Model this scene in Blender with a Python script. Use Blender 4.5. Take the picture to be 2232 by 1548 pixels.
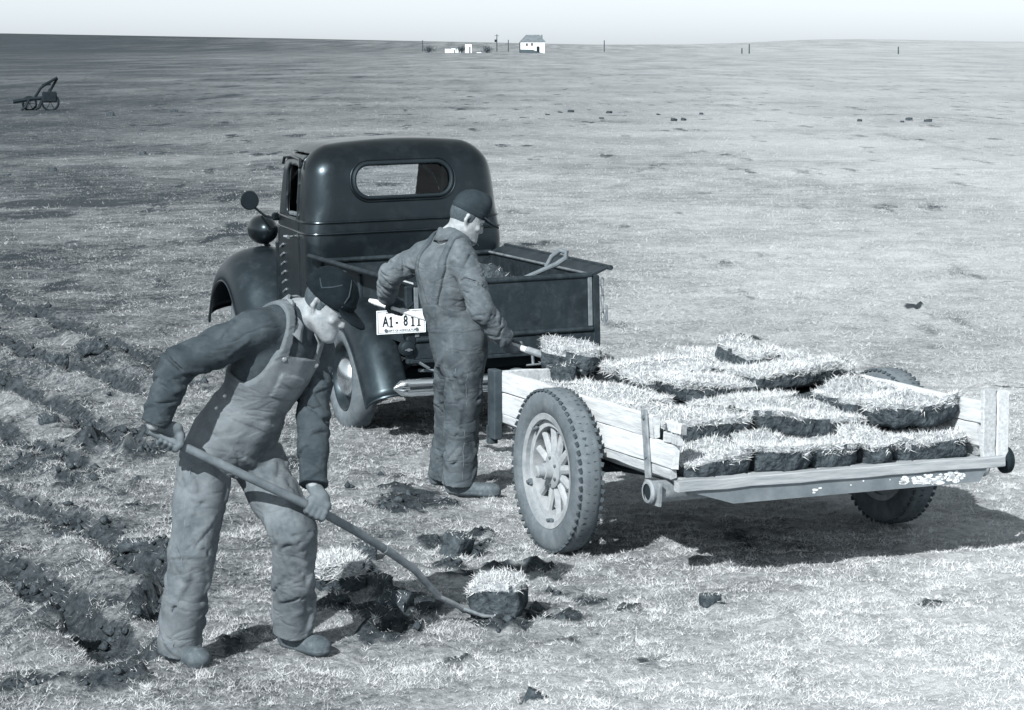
import bpy, bmesh, math, random
import numpy as np
from mathutils import Vector, Matrix
S = bpy.context.scene
C = S.collection
for o in list(bpy.data.objects): bpy.data.objects.remove(o)
rng = np.random.default_rng(7); random.seed(7)

# ------------------------------------------------------------------ camera, sky, sun, exposure
FPX, CAMH, UC, VC, HZ = 5500.0, 2.55, 1116.0, 774.0, 98.0      # focal length in photo pixels, eye height, centre, horizon row
PITCH = math.atan((VC - HZ) / FPX)
cam = bpy.data.objects.new('camera', bpy.data.cameras.new('camera')); C.objects.link(cam)
cam.location = (0, 0, CAMH); cam.rotation_euler = (math.pi/2 - PITCH, 0, 0)
cam.data.sensor_width = 36; cam.data.lens = 36*FPX/2232; cam.data.clip_start = .1; cam.data.clip_end = 9000
S.camera = cam
SUN_AZ, SUN_EL = 27.0, 37.0        # sun stands behind the photographer, to his left
w = bpy.data.worlds.new('World'); S.world = w; w.use_nodes = True
wt = w.node_tree; wn = wt.nodes; bg = wn['Background']
sky = wn.new('ShaderNodeTexSky'); sky.sky_type = 'NISHITA'; sky.sun_disc = False
sky.sun_elevation = math.radians(SUN_EL); sky.sun_rotation = math.radians(180 + SUN_AZ)
sky.dust_density = 0.6; sky.air_density = 1.0; sky.ozone_density = 1.0
hs = wn.new('ShaderNodeHueSaturation'); hs.inputs['Saturation'].default_value = .0
wt.links.new(sky.outputs[0], hs.inputs['Color']); 
mx = wn.new('ShaderNodeMix'); mx.data_type = 'RGBA'; mx.blend_type = 'MULTIPLY'; mx.inputs[0].default_value = 1
mx.inputs[7].default_value = (.92, 1.0, 1.045, 1)
wt.links.new(hs.outputs[0], mx.inputs[6]); wt.links.new(mx.outputs[2], bg.inputs['Color'])
bg.inputs['Strength'].default_value = .088
sun = bpy.data.objects.new('sun', bpy.data.lights.new('sun', 'SUN')); C.objects.link(sun)
sun.data.energy = 4.4; sun.data.angle = math.radians(.55); sun.data.color = (1, .99, .97)
az, el = math.radians(SUN_AZ), math.radians(SUN_EL)
SUNDIR = Vector((math.sin(az)*math.cos(el), math.cos(az)*math.cos(el), -math.sin(el)))   # the way the light travels
sun.rotation_euler = SUNDIR.to_track_quat('-Z', 'Y').to_euler(); sun.location = (-6, -12, 14)
S.view_settings.view_transform = 'Standard'; S.view_settings.look = 'None'
S.view_settings.exposure = 0.64; S.view_settings.gamma = 1; S.view_settings.use_curve_mapping = False

# ------------------------------------------------------------------ helpers
_c, _s = math.cos(PITCH), math.sin(PITCH)
def ray(u, v):
    x = (u-UC)/FPX; y = -(v-VC)/FPX
    return np.array([x, _c+_s*y, -_s+_c*y])
CAMP = np.array([0, 0, CAMH])
def at(u, v, z=0.0):                     # where a sight line meets height z
    r = ray(u, v); return CAMP + r*((z-CAMH)/r[2])
def aty(u, v, Y):                        # where it meets distance Y
    r = ray(u, v); return CAMP + r*(Y/r[1])
def unit(a): a = np.asarray(a, float); return a/np.linalg.norm(a)

def _hash(ix, iy, iz, seed):
    h = (ix.astype(np.int64)*374761393 + iy.astype(np.int64)*668265263 + iz.astype(np.int64)*2147483647 + seed*974634777) & 0xffffffff
    h = ((h ^ (h >> 13))*1274126177) & 0xffffffff
    h = ((h ^ (h >> 16))*2246822519) & 0xffffffff
    return ((h ^ (h >> 15)) & 0xffffff)/float(0xffffff)
def vnoise(p, seed=0):                   # smooth value noise in -1..1, p is (N,2) or (N,3)
    p = np.asarray(p, float)
    if p.shape[1] == 2:
        i = np.floor(p); f = p-i; f = f*f*f*(f*(f*6-15)+10); i = i.astype(np.int64); z = np.zeros_like(i[:, 0])
        a = _hash(i[:, 0], i[:, 1], z, seed); b = _hash(i[:, 0]+1, i[:, 1], z, seed)
        c = _hash(i[:, 0], i[:, 1]+1, z, seed); d = _hash(i[:, 0]+1, i[:, 1]+1, z, seed)
        return 2*((a+(b-a)*f[:, 0])*(1-f[:, 1]) + (c+(d-c)*f[:, 0])*f[:, 1])-1
    i = np.floor(p); f = p-i; f = f*f*f*(f*(f*6-15)+10); i = i.astype(np.int64); r = 0
    for dz in (0, 1):
        wz = f[:, 2] if dz else 1-f[:, 2]
        for dy in (0, 1):
            wy = f[:, 1] if dy else 1-f[:, 1]
            for dx in (0, 1):
                wx = f[:, 0] if dx else 1-f[:, 0]
                r = r + wx*wy*wz*_hash(i[:, 0]+dx, i[:, 1]+dy, i[:, 2]+dz, seed)
    return 2*r-1
def fbm(p, oct=4, seed=0, gain=.5):
    p = np.asarray(p, float); r = 0; a = 1; t = 0
    for k in range(oct):
        r = r + a*vnoise(p*2**k + 17.3*k, seed+k); t += a; a *= gain
    return r/t
def sstep(a, b, x): t = np.clip((x-a)/(b-a), 0, 1); return t*t*(3-2*t)

def mesh_np(name, V, F, mat=None, parent=None, loc=None, smooth=True, attrs=None, link=True):
    """one mesh object from arrays; F is (n,3) or (n,4) or a list of such arrays / of lists"""
    V = np.asarray(V, np.float32).reshape(-1, 3)
    me = bpy.data.meshes.new(name)
    if isinstance(F, np.ndarray): F = [F]
    if len(F) and not isinstance(F[0], np.ndarray):
        me.from_pydata([tuple(map(float, v)) for v in V], [], [tuple(map(int, f)) for f in F])
    else:
        idx = np.concatenate([f.reshape(-1) for f in F]).astype(np.int32)
        tot = np.concatenate([np.full(len(f), f.shape[1], np.int32) for f in F])
        st = np.concatenate([[0], np.cumsum(tot)[:-1]]).astype(np.int32)
        me.vertices.add(len(V)); me.vertices.foreach_set('co', V.reshape(-1))
        me.loops.add(len(idx)); me.loops.foreach_set('vertex_index', idx)
        me.polygons.add(len(tot)); me.polygons.foreach_set('loop_start', st); me.polygons.foreach_set('loop_total', tot)
        me.update(calc_edges=True)
    if smooth: me.polygons.foreach_set('use_smooth', np.ones(len(me.polygons), bool))
    for k, a in (attrs or {}).items():
        at_ = me.attributes.new(k, 'FLOAT', 'POINT'); at_.data.foreach_set('value', np.asarray(a, np.float32))
    if mat: me.materials.append(mat)
    o = bpy.data.objects.new(name, me)
    if link: C.objects.link(o)
    if parent: o.parent = parent
    if loc is not None: o.location = loc
    return o
def thing(name, label, cat, loc=(0, 0, 0), rotz=0, group=None):
    o = bpy.data.objects.new(name, None); C.objects.link(o); o.empty_display_size = .1
    o.location = loc; o.rotation_euler = (0, 0, rotz); tag(o, label, cat, group); return o
def tag(o, label=None, cat=None, group=None, kind=None):
    if label: o['label'] = label
    if cat: o['category'] = cat
    if group: o['group'] = group
    if kind: o['kind'] = kind
    return o

class MB:                                # collects shapes into one mesh
    def __init__(s): s.v = []; s.f = []
    def add(s, V, F):
        n = len(s.v); s.v += [tuple(map(float, p)) for p in V]; s.f += [tuple(int(i)+n for i in f) for f in F]; return s
    def box(s, c, d, rot=None, bev=0.0, jit=0.0):
        c = np.array(c, float); d = np.array(d, float)/2; b = min(bev, *(d*.9))
        if b > 0:
            pts = []; key = {}
            for sx in (-1, 1):
                for sy in (-1, 1):
                    for sz in (-1, 1):
                        for ax in range(3):
                            q = np.array([sx, sy, sz])*d; e = np.array([sx, sy, sz])*b
                            for k in range(3):
                                if k != ax: q[k] -= e[k]
                            key[(sx, sy, sz, ax)] = len(pts); pts.append(q)
            F = []
            for ax in range(3):
                o1, o2 = [k for k in range(3) if k != ax]
                for sg in (-1, 1):
                    L = []
                    for a, bb in ((-1, -1), (1, -1), (1, 1), (-1, 1)):
                        t = [0, 0, 0]; t[ax] = sg; t[o1] = a; t[o2] = bb; L.append(key[(*t, ax)])
                    F.append(L if (sg > 0) == (ax != 1) else L[::-1])
                for a in (-1, 1):
                    for bb in (-1, 1):      # edge strips parallel to ax
                        t0 = [0, 0, 0]; t0[ax] = -1; t0[o1] = a; t0[o2] = bb; t1 = list(t0); t1[ax] = 1
                        F.append([key[(*t0, o1)], key[(*t0, o2)], key[(*t1, o2)], key[(*t1, o1)]])
            for sx in (-1, 1):
                for sy in (-1, 1):
                    for sz in (-1, 1): F.append([key[(sx, sy, sz, k)] for k in range(3)])
            P = np.array(pts)
        else:
            P = np.array([[x, y, z] for x in (-1, 1) for y in (-1, 1) for z in (-1, 1)])*d
            F = [(0, 1, 3, 2), (4, 6, 7, 5), (0, 4, 5, 1), (2, 3, 7, 6), (0, 2, 6, 4), (1, 5, 7, 3)]
        if jit: P = P + rng.normal(0, jit, P.shape)
        if rot is not None: P = P @ np.array(rot).T
        return s.add(P + c, F)
    def tube(s, pts, r, n=10, caps=True, flat=None):
        pts = [np.array(p, float) for p in pts]; m = len(pts); r = [r]*m if np.isscalar(r) else list(r)
        T = [unit(pts[min(i+1, m-1)]-pts[max(i-1, 0)]) for i in range(m)]
        a = np.array([0, 0, 1.0]) if abs(T[0][2]) < .9 else np.array([1.0, 0, 0]); V = []; F = []
        N = unit(np.cross(T[0], a))
        for i in range(m):
            N = unit(N - T[i]*(N@T[i])); B = np.cross(T[i], N)
            for k in range(n):
                t = 2*math.pi*k/n; d = N*math.cos(t) + B*math.sin(t)
                if flat is not None: f, sc = flat; f = unit(f); d = d - f*(d@f)*(1-sc)
                V.append(pts[i] + d*r[i])
        for i in range(m-1):
            for k in range(n):
                k2 = (k+1) % n; F.append((i*n+k, i*n+k2, (i+1)*n+k2, (i+1)*n+k))
        if caps: F.append(tuple(range(n))[::-1]); F.append(tuple((m-1)*n+k for k in range(n)))
        return s.add(V, F)
    def lathe(s, prof, c=(0, 0, 0), axis='x', n=32):
        V = []; F = []; m = len(prof)             # prof: (along axis, radius)
        for k in range(n):
            t = 2*math.pi*k/n; cs, sn = math.cos(t), math.sin(t)
            for h, r in prof:
                p = {'x': (h, r*cs, r*sn), 'y': (r*sn, h, r*cs), 'z': (r*cs, r*sn, h)}[axis]
                V.append(np.array(p)+np.array(c))
        for k in range(n):
            k2 = (k+1) % n
            for j in range(m-1): F.append((k*m+j, k*m+j+1, k2*m+j+1, k2*m+j))
        return s.add(V, F)
    def prism(s, poly, h0, h1, frame):            # polygon in plane (o,ux,uy), extruded along un from h0 to h1
        o, ux, uy = (np.array(a, float) for a in frame); un = np.cross(ux, uy); n = len(poly)
        V = [o+ux*a+uy*b+un*h0 for a, b in poly]+[o+ux*a+uy*b+un*h1 for a, b in poly]
        F = [tuple(range(n))[::-1], tuple(range(n, 2*n))]+[(i, (i+1) % n, n+(i+1) % n, n+i) for i in range(n)]
        return s.add(V, F)
    def build(s, name, mat, parent=None, loc=None, smooth=False, ang=None):
        o = mesh_np(name, s.v, s.f, mat, parent, loc, smooth=False)
        bm = bmesh.new(); bm.from_mesh(o.data); bmesh.ops.recalc_face_normals(bm, faces=bm.faces[:])
        if smooth:
            for f in bm.faces: f.smooth = True
            lim = math.radians(ang or 35)
            for e in bm.edges:
                if len(e.link_faces) == 2 and e.calc_face_angle(0) > lim: e.smooth = False
        bm.to_mesh(o.data); bm.free(); return o
def mod(o, kind, **kw):
    m = o.modifiers.new(kind.lower(), kind)
    for k, v in kw.items(): setattr(m, k, v)
    return o

# ------------------------------------------------------------------ materials (a cool-toned monochrome print)
def tint(g, t=1.0):                      # the print's toning: navy in the darks, nearly neutral in the lights
    k = min(1, max(0, (math.log(max(g, .004))-math.log(.012))/(math.log(.45)-math.log(.012)))); c = (.64+.30*k, 1.0, 1.26-.22*k)
    return tuple(max(0, g*(1+(q-1)*t)) for q in c)+(1,)
def mat(name, g, rough=.8, var=.25, scale=6, bump=.15, bscale=80, spec=.4, metal=0, dust=0.0, dustg=.25, detail=6, stretch=None, coat=0.0, sheen=0.0, dist=.004, crease=0.0):
    m = bpy.data.materials.new(name); m.use_nodes = True; nt = m.node_tree; N = nt.nodes; L = nt.links; b = N['Principled BSDF']
    tc = N.new('ShaderNodeTexCoord'); src = tc.outputs['Object']
    if stretch:
        mp = N.new('ShaderNodeMapping'); mp.inputs['Scale'].default_value = stretch; L.new(src, mp.inputs[0]); src = mp.outputs[0]
    n1 = N.new('ShaderNodeTexNoise'); n1.inputs['Scale'].default_value = scale; n1.inputs['Detail'].default_value = detail; n1.inputs['Roughness'].default_value = .62
    L.new(src, n1.inputs['Vector'])
    cr = N.new('ShaderNodeValToRGB'); e = cr.color_ramp.elements; e[0].position = .3; e[1].position = .72
    e[0].color = tint(g*(1-var)); e[1].color = tint(g*(1+var)); L.new(n1.outputs['Fac'], cr.inputs[0]); col = cr.outputs[0]
    if dust:
        n3 = N.new('ShaderNodeTexNoise'); n3.inputs['Scale'].default_value = scale*2.3; n3.inputs['Detail'].default_value = 8; n3.inputs['Roughness'].default_value = .7
        L.new(tc.outputs['Object'], n3.inputs['Vector'])
        r3 = N.new('ShaderNodeMapRange'); r3.inputs[1].default_value = .48; r3.inputs[2].default_value = .8; r3.inputs[4].default_value = dust; L.new(n3.outputs['Fac'], r3.inputs[0])
        mxx = N.new('ShaderNodeMix'); mxx.data_type = 'RGBA'; L.new(r3.outputs[0], mxx.inputs[0]); L.new(col, mxx.inputs[6]); mxx.inputs[7].default_value = tint(dustg); col = mxx.outputs[2]
        rr = N.new('ShaderNodeMapRange'); rr.inputs[3].default_value = rough; rr.inputs[4].default_value = min(1, rough+.5); L.new(r3.outputs[0], rr.inputs[0]); L.new(rr.outputs[0], b.inputs['Roughness'])
    L.new(col, b.inputs['Base Color'])
    if not dust: b.inputs['Roughness'].default_value = rough
    b.inputs['Metallic'].default_value = metal; b.inputs['Specular IOR Level'].default_value = spec; b.inputs['Specular Tint'].default_value = (1, 1, 1, 1) if metal else (.76, 1.0, 1.14, 1)
    if coat: b.inputs['Coat Weight'].default_value = coat; b.inputs['Coat Roughness'].default_value = .08
    if sheen: b.inputs['Sheen Weight'].default_value = sheen
    if bump:
        n2 = N.new('ShaderNodeTexNoise'); n2.inputs['Scale'].default_value = bscale; n2.inputs['Detail'].default_value = 5; L.new(src, n2.inputs['Vector'])
        bp = N.new('ShaderNodeBump'); bp.inputs['Strength'].default_value = bump; bp.inputs['Distance'].default_value = dist; L.new(n2.outputs['Fac'], bp.inputs['Height']); L.new(bp.outputs[0], b.inputs['Normal'])
        if crease:                       # fine sharp creases in cloth
            n4 = N.new('ShaderNodeTexNoise'); n4.inputs['Scale'].default_value = crease; n4.inputs['Detail'].default_value = 2; n4.inputs['Distortion'].default_value = .5; m4 = N.new('ShaderNodeMapping'); m4.inputs['Scale'].default_value = (.75, .75, 1.5); m4.inputs['Rotation'].default_value = (.3, .45, 0); L.new(tc.outputs['Object'], m4.inputs[0]); L.new(m4.outputs[0], n4.inputs['Vector'])
            s4 = N.new('ShaderNodeMath'); s4.operation = 'SUBTRACT'; s4.inputs[1].default_value = .5; L.new(n4.outputs['Fac'], s4.inputs[0]); a4 = N.new('ShaderNodeMath'); a4.operation = 'ABSOLUTE'; L.new(s4.outputs[0], a4.inputs[0])
            r4 = N.new('ShaderNodeMapRange'); r4.inputs[2].default_value = .10; L.new(a4.outputs[0], r4.inputs[0]); b4 = N.new('ShaderNodeBump'); b4.inputs['Strength'].default_value = .38; b4.inputs['Distance'].default_value = .007
            L.new(r4.outputs[0], b4.inputs['Height']); L.new(bp.outputs[0], b4.inputs['Normal']); L.new(b4.outputs[0], b.inputs['Normal'])
    return m
MAT = {}
MAT['paint'] = mat('black_truck_paint', .006, .30, .3, 3, .08, 26, .45, dust=.30, dustg=.045, coat=.2)
MAT['fender'] = mat('black_fender_paint', .012, .36, .25, 4, .06, 40, .5, dust=.22, dustg=.10)
MAT['bed'] = mat('worn_bed_steel', .018, .6, .45, 7, .35, 30, .35, dust=.3, dustg=.11)
MAT['rail'] = mat('worn_rail_edge', .16, .45, .5, 12, .2, 60, .5)
MAT['under'] = mat('chassis_black', .015, .8, .4, 9, .3, 40, .2)
MAT['chrome'] = mat('bumper_chrome', .82, .16, .05, 5, .0, 60, .5, metal=1.0, dust=.25, dustg=.4)
MAT['hubcap'] = mat('hubcap_metal', .85, .24, .08, 5, .0, 60, .5, metal=1.0, dust=.2, dustg=.5)
MAT['rubber'] = mat('tyre_rubber', .06, .85, .35, 14, .25, 70, .25, dust=.55, dustg=.19)
MAT['rubber_dust'] = mat('dusty_tyre_wall', .13, .9, .3, 9, .25, 70, .2, dust=.5, dustg=.26)
MAT['rail_bright'] = mat('pale_rail_edge', .42, .5, .3, 12, .2, 60, .4)  # paler tone used for the left rail edge only
MAT['gasket'] = mat('window_rubber', .012, .5, .2, 9, .05, 60, .4)
MAT['plate'] = mat('plate_white', .82, .5, .04, 20, .05, 60, .4)
MAT['plate_ink'] = mat('plate_black', .012, .5, .1, 20, 0, 60, .4)
MAT['plate_worn'] = mat('plate_worn_ink', .22, .6, .5, 90, 0, 60, .3)
MAT['wood'] = mat('weathered_board', .55, .85, .24, 9, .5, 34, .2, stretch=(7, .55, 7), dist=.006)
MAT['wood2'] = mat('weathered_board_grey', .44, .85, .3, 9, .5, 34, .2, stretch=(7, .55, 7), dist=.006)
MAT['deck'] = mat('weathered_deck', .34, .85, .3, 9, .4, 40, .2, stretch=(.55, 7, 7), dist=.005)
MAT['wood_dark'] = mat('creosoted_wood', .05, .85, .4, 9, .4, 40, .2)
MAT['spoke'] = mat('painted_spoke', .35, .7, .25, 14, .3, 60, .3, dust=.3, dustg=.2)
MAT['rim'] = mat('wheel_rim_paint', .31, .6, .3, 12, .25, 50, .35, dust=.4, dustg=.2)
MAT['iron'] = mat('rusted_iron', .12, .75, .5, 18, .4, 90, .3)
MAT['iron_light'] = mat('dull_grey_iron', .24, .6, .4, 16, .4, 90, .35)
MAT['beam'] = mat('grey_painted_beam', .17, .6, .3, 7, .25, 40, .35)
MAT['beam_peel'] = mat('peeled_white_paint', .75, .8, .2, 40, .3, 80, .2)
MAT['handle'] = mat('ash_handle', .15, .6, .3, 16, .2, 60, .3)
MAT['handle_pale'] = mat('pale_ash_handle', .6, .55, .2, 16, .2, 60, .3)
MAT['steel'] = mat('worn_tool_steel', .22, .45, .4, 14, .2, 60, .5)
MAT['soil'] = mat('dark_sod_soil', .068, .95, .6, 26, 1.0, 42, .1, dist=.022)
MAT['thatch'] = mat('dry_turf_thatch', .36, .95, .55, 30, 1.0, 60, .1, dist=.02)
MAT['skin'] = mat('weathered_skin', .28, .6, .28, 30, .4, 120, .3)
MAT['skin2'] = mat('tanned_skin', .33, .6, .28, 30, .4, 120, .3)
MAT['hair'] = mat('cropped_dark_hair', .07, .7, .4, 60, .5, 200, .3)
MAT['denim'] = mat('washed_denim', .142, .95, .45, 5, .7, 300, .1, dust=.5, dustg=.27, dist=.003, crease=8.0)
MAT['denim_seam'] = mat('denim_seam', .17, .95, .2, 12, .4, 300, .1)
MAT['shirt1'] = mat('dark_wool_shirt', .054, .95, .4, 7, .7, 300, .1, dust=.3, dustg=.15, dist=.003, crease=8.0)
MAT['collar1'] = mat('lit_collar_cloth', .2, .95, .2, 9, .4, 380, .1)  # same cloth as the shirt, painted paler for its sunlit front
MAT['shirt2'] = mat('faded_work_shirt', .112, .95, .4, 7, .7, 300, .1, dust=.45, dustg=.27, dist=.003, crease=8.0)
MAT['denim2'] = mat('faded_overall_cloth', .082, .95, .42, 5, .7, 300, .1, dust=.45, dustg=.23, dist=.003, crease=8.0)
MAT['cap1'] = mat('black_wool_cap', .014, .95, .3, 20, .4, 300, .08)
MAT['piping'] = mat('cap_piping', .05, .9, .2, 20, .3, 300, .1)
MAT['cap2'] = mat('dark_cloth_cap', .036, .95, .25, 14, .4, 300, .1)
MAT['boot'] = mat('dusty_leather_boot', .09, .75, .35, 14, .4, 90, .3, dust=.4, dustg=.3)
MAT['glove'] = mat('dark_work_glove', .05, .9, .3, 20, .4, 160, .15)
MAT['glove_grey'] = mat('grey_work_glove', .13, .9, .3, 20, .4, 160, .15)
MAT['metalbit'] = mat('bright_buckle', .6, .35, .1, 20, 0, 60, .5, metal=.8)
MAT['white'] = mat('white_wall_paint', .80, .8, .05, 1, .05, 3, .2)
MAT['roof'] = mat('grey_shingle', .16, .9, .25, 1, .2, 6, .2)
MAT['dark'] = mat('dark_opening', .02, .8, .2, 4, 0, 10, .2)
MAT['post'] = mat('weathered_post', .07, .9, .3, 4, .1, 20, .2)
def glass():
    m = bpy.data.materials.new('window_glass'); m.use_nodes = True; nt = m.node_tree; N = nt.nodes; N.remove(N['Principled BSDF'])
    tr = N.new('ShaderNodeBsdfTransparent'); tr.inputs[0].default_value = (.86, .9, .92, 1); gl = N.new('ShaderNodeBsdfGlossy'); gl.inputs['Roughness'].default_value = .03
    fr = N.new('ShaderNodeFresnel'); fr.inputs[0].default_value = 1.45; mi = N.new('ShaderNodeMixShader')
    nt.links.new(fr.outputs[0], mi.inputs[0]); nt.links.new(tr.outputs[0], mi.inputs[1]); nt.links.new(gl.outputs[0], mi.inputs[2]); nt.links.new(mi.outputs[0], N['Material Output'].inputs[0]); return m
MAT['glass'] = glass()
def grass_mat(name, lo, hi):
    m = bpy.data.materials.new(name); m.use_nodes = True; nt = m.node_tree; N = nt.nodes; L = nt.links; b = N['Principled BSDF']
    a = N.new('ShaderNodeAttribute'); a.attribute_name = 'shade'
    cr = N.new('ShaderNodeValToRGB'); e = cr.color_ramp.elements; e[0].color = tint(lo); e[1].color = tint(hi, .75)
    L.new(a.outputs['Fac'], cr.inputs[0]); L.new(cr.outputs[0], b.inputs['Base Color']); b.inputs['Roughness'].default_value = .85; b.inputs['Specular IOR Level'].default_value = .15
    return m
MAT['grass'] = grass_mat('dry_prairie_grass', .05, .67)

# ------------------------------------------------------------------ implicit surfaces -> one continuous mesh
def p_cone(a, b, ra, rb, flat=None):
    a, b = np.array(a, float), np.array(b, float); return ('cone', a, b, ra, rb, flat)
def p_ell(c, R, rad):
    return ('ell', np.array(c, float), np.array(R, float), np.array(rad, float))     # R rows = axes
def _bbox(p):
    if p[0] == 'cone':
        r = max(p[3], p[4])*(max(1, p[5][1]) if p[5] else 1); return np.minimum(p[1], p[2])-r, np.maximum(p[1], p[2])+r
    r = max(p[3]); return p[1]-r, p[1]+r
def _eval(p, X):
    if p[0] == 'cone':
        a, b, ra, rb, fl = p[1:]
        if fl:
            n, s = unit(fl[0]), fl[1]; X = X - np.multiply.outer((X-a)@n*(1-1/s), n); b = b - n*((b-a)@n)*(1-1/s)
        ab = b-a; l2 = max(ab@ab, 1e-9); t = np.clip((X-a)@ab/l2, 0, 1)
        d = np.linalg.norm(X-a-np.multiply.outer(t, ab), axis=-1) - (ra+(rb-ra)*t)
        return d
    q = (X-p[1])@p[2].T; k0 = np.linalg.norm(q/p[3], axis=-1); k1 = np.linalg.norm(q/(p[3]**2), axis=-1)
    return k0*(k0-1)/np.maximum(k1, 1e-6)
class Field:
    def __init__(s, lo, hi, res):
        s.lo = np.array(lo, float); s.res = res; n = np.ceil((np.array(hi)-s.lo)/res).astype(int)+1; s.n = n
        s.D = np.full(n, 1.0, np.float32)
    def grid(s, sl=None):
        ax = [s.lo[i]+s.res*np.arange(s.n[i]) for i in range(3)]
        if sl: ax = [ax[i][sl[i]] for i in range(3)]
        return np.stack(np.meshgrid(*ax, indexing='ij'), -1)
    def sl(s, lo, hi, m):
        a = np.clip(np.floor((lo-m-s.lo)/s.res).astype(int), 0, s.n); b = np.clip(np.ceil((hi+m-s.lo)/s.res).astype(int)+1, 0, s.n)
        return tuple(slice(a[i], b[i]) for i in range(3))
    def union(s, prims, k=.02):
        for p in prims:
            lo, hi = _bbox(p); sl = s.sl(lo, hi, k+3*s.res)
            if min(q.stop-q.start for q in sl) < 1: continue
            d = _eval(p, s.grid(sl)); a = s.D[sl]; h = np.clip(.5+.5*(a-d)/k, 0, 1)
            s.D[sl] = a+(d-a)*h - k*h*(1-h)
        return s
    def carve(s, prims, k=.01):
        for p in prims:
            lo, hi = _bbox(p); sl = s.sl(lo, hi, k+3*s.res); d = -_eval(p, s.grid(sl)); a = s.D[sl]
            h = np.clip(.5-.5*(a-d)/k, 0, 1); s.D[sl] = a+(d-a)*h + k*h*(1-h)
        return s
    def copy(s):
        f = Field.__new__(Field); f.lo, f.res, f.n, f.D = s.lo, s.res, s.n, s.D.copy(); return f
    def near(s, band=.04):
        m = np.abs(s.D) < band; i = np.argwhere(m); return m, s.lo + i*s.res
    def mesh(s, relax=1):
        D = s.D; sg = D < 0; nx, ny, nz = s.n
        cnt = np.zeros((nx-1, ny-1, nz-1), np.int8)
        offs = [(i, j, k) for i in (0, 1) for j in (0, 1) for k in (0, 1)]
        for i, j, k in offs: cnt += sg[i:nx-1+i, j:ny-1+j, k:nz-1+k]
        cells = np.argwhere((cnt > 0) & (cnt < 8)); idx = np.full(cnt.shape, -1, np.int32); idx[tuple(cells.T)] = np.arange(len(cells))
        cv = np.stack([D[cells[:, 0]+i, cells[:, 1]+j, cells[:, 2]+k] for i, j, k in offs], 1)
        P = np.zeros((len(cells), 3)); W = np.zeros(len(cells))
        for a in range(8):
            for b in range(a+1, 8):
                oa, ob = np.array(offs[a]), np.array(offs[b])
                if np.abs(oa-ob).sum() != 1: continue
                m = (cv[:, a] < 0) != (cv[:, b] < 0); t = cv[m, a]/(cv[m, a]-cv[m, b])
                P[m] += oa + t[:, None]*(ob-oa); W[m] += 1
        V = (cells + P/W[:, None])*s.res + s.lo; Q = []
        for ax in range(3):
            s0 = [slice(None)]*3; s1 = [slice(None)]*3; s0[ax] = slice(0, -1); s1[ax] = slice(1, None)
            e = sg[tuple(s0)] != sg[tuple(s1)]; E = np.argwhere(e); o1, o2 = (ax+1) % 3, (ax+2) % 3
            E = E[(E[:, o1] > 0) & (E[:, o2] > 0) & (E[:, o1] < s.n[o1]-1) & (E[:, o2] < s.n[o2]-1)]
            def ci(d1, d2):
                q = E.copy(); q[:, o1] -= d1; q[:, o2] -= d2; return idx[tuple(q.T)]
            q = np.stack([ci(1, 1), ci(0, 1), ci(0, 0), ci(1, 0)], 1); fl = ~sg[tuple(E.T)]
            q[fl] = q[fl][:, ::-1]; Q.append(q)
        Q = np.concatenate(Q)
        for _ in range(relax):
            A = np.zeros_like(V); n = np.zeros(len(V))
            for a, b in ((0, 1), (1, 2), (2, 3), (3, 0)):
                np.add.at(A, Q[:, a], V[Q[:, b]]); np.add.at(n, Q[:, a], 1)
            V = V*.4 + .6*A/np.maximum(n, 1)[:, None]
        return V, Q
def field_for(prims, res, pad=.05):
    lo = np.min([_bbox(p)[0] for p in prims], 0)-pad; hi = np.max([_bbox(p)[1] for p in prims], 0)+pad
    return Field(lo, hi, res)
# ------------------------------------------------------------------ the ground: one sheet to the horizon
def blob(u, v, ru, rv, k):
    p = at(u, v); d = np.linalg.norm(p-CAMP); return (p[0], p[1], ru*d/FPX, rv*p[1]/(v-HZ), k)
SOIL_SHADE = [blob(*b) for b in [                                    # u, v, half sizes, strength: bare or turned earth, plus a few painted shadows
    (240, 965, 70, 26, .8), (330, 985, 50, 18, .6), (30, 1030, 60, 20, .7), (200, 1060, 70, 20, .5), (170, 1170, 90, 22, .6), (300, 1110, 50, 16, .5),
    (210, 1320, 90, 24, .6), (325, 1215, 60, 24, 1.2), (338, 1300, 34, 60, 1.1), (150, 1385, 80, 20, .6), (300, 1420, 90, 24, .6), (60, 1500, 90, 22, .5), (250, 1500, 120, 24, .5),
    (770, 1270, 80, 40, .85), (870, 1330, 90, 36, 1.1), (860, 1385, 70, 26, 1.2), (1000, 1190, 80, 32, .8), (990, 1250, 80, 26, .6), (1130, 1243, 66, 15, 1.1), (1100, 1360, 60, 16, .9), (1190, 1348, 70, 12, 1.1),  # sixth blob paints the bent man's head shadow as dark earth
    (900, 1100, 100, 26, .7), (860, 1075, 60, 14, .6), (1230, 1400, 40, 14, .4), (1150, 1525, 22, 18, .7), (980, 1450, 60, 14, .4), (720, 1330, 70, 20, .7), (540, 1400, 70, 22, .5),  # last blob paints the shadow cast at the bent man's feet
    (170, 800, 60, 12, .7), (125, 803, 24, 14, 1.0), (205, 775, 26, 12, .9), (1550, 1315, 26, 8, .6), (2040, 1320, 40, 12, .4), (1700, 1290, 60, 9, .35),
    (1380, 1340, 40, 24, .4), (1420, 1430, 60, 24, .4), (150, 445, 190, 10, .9), (60, 470, 110, 9, .6), (1620, 740, 40, 7, .8), (1990, 672, 22, 5, .8)]]  # the two wide flat blobs paint shallow shadow bands in the left field
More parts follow.
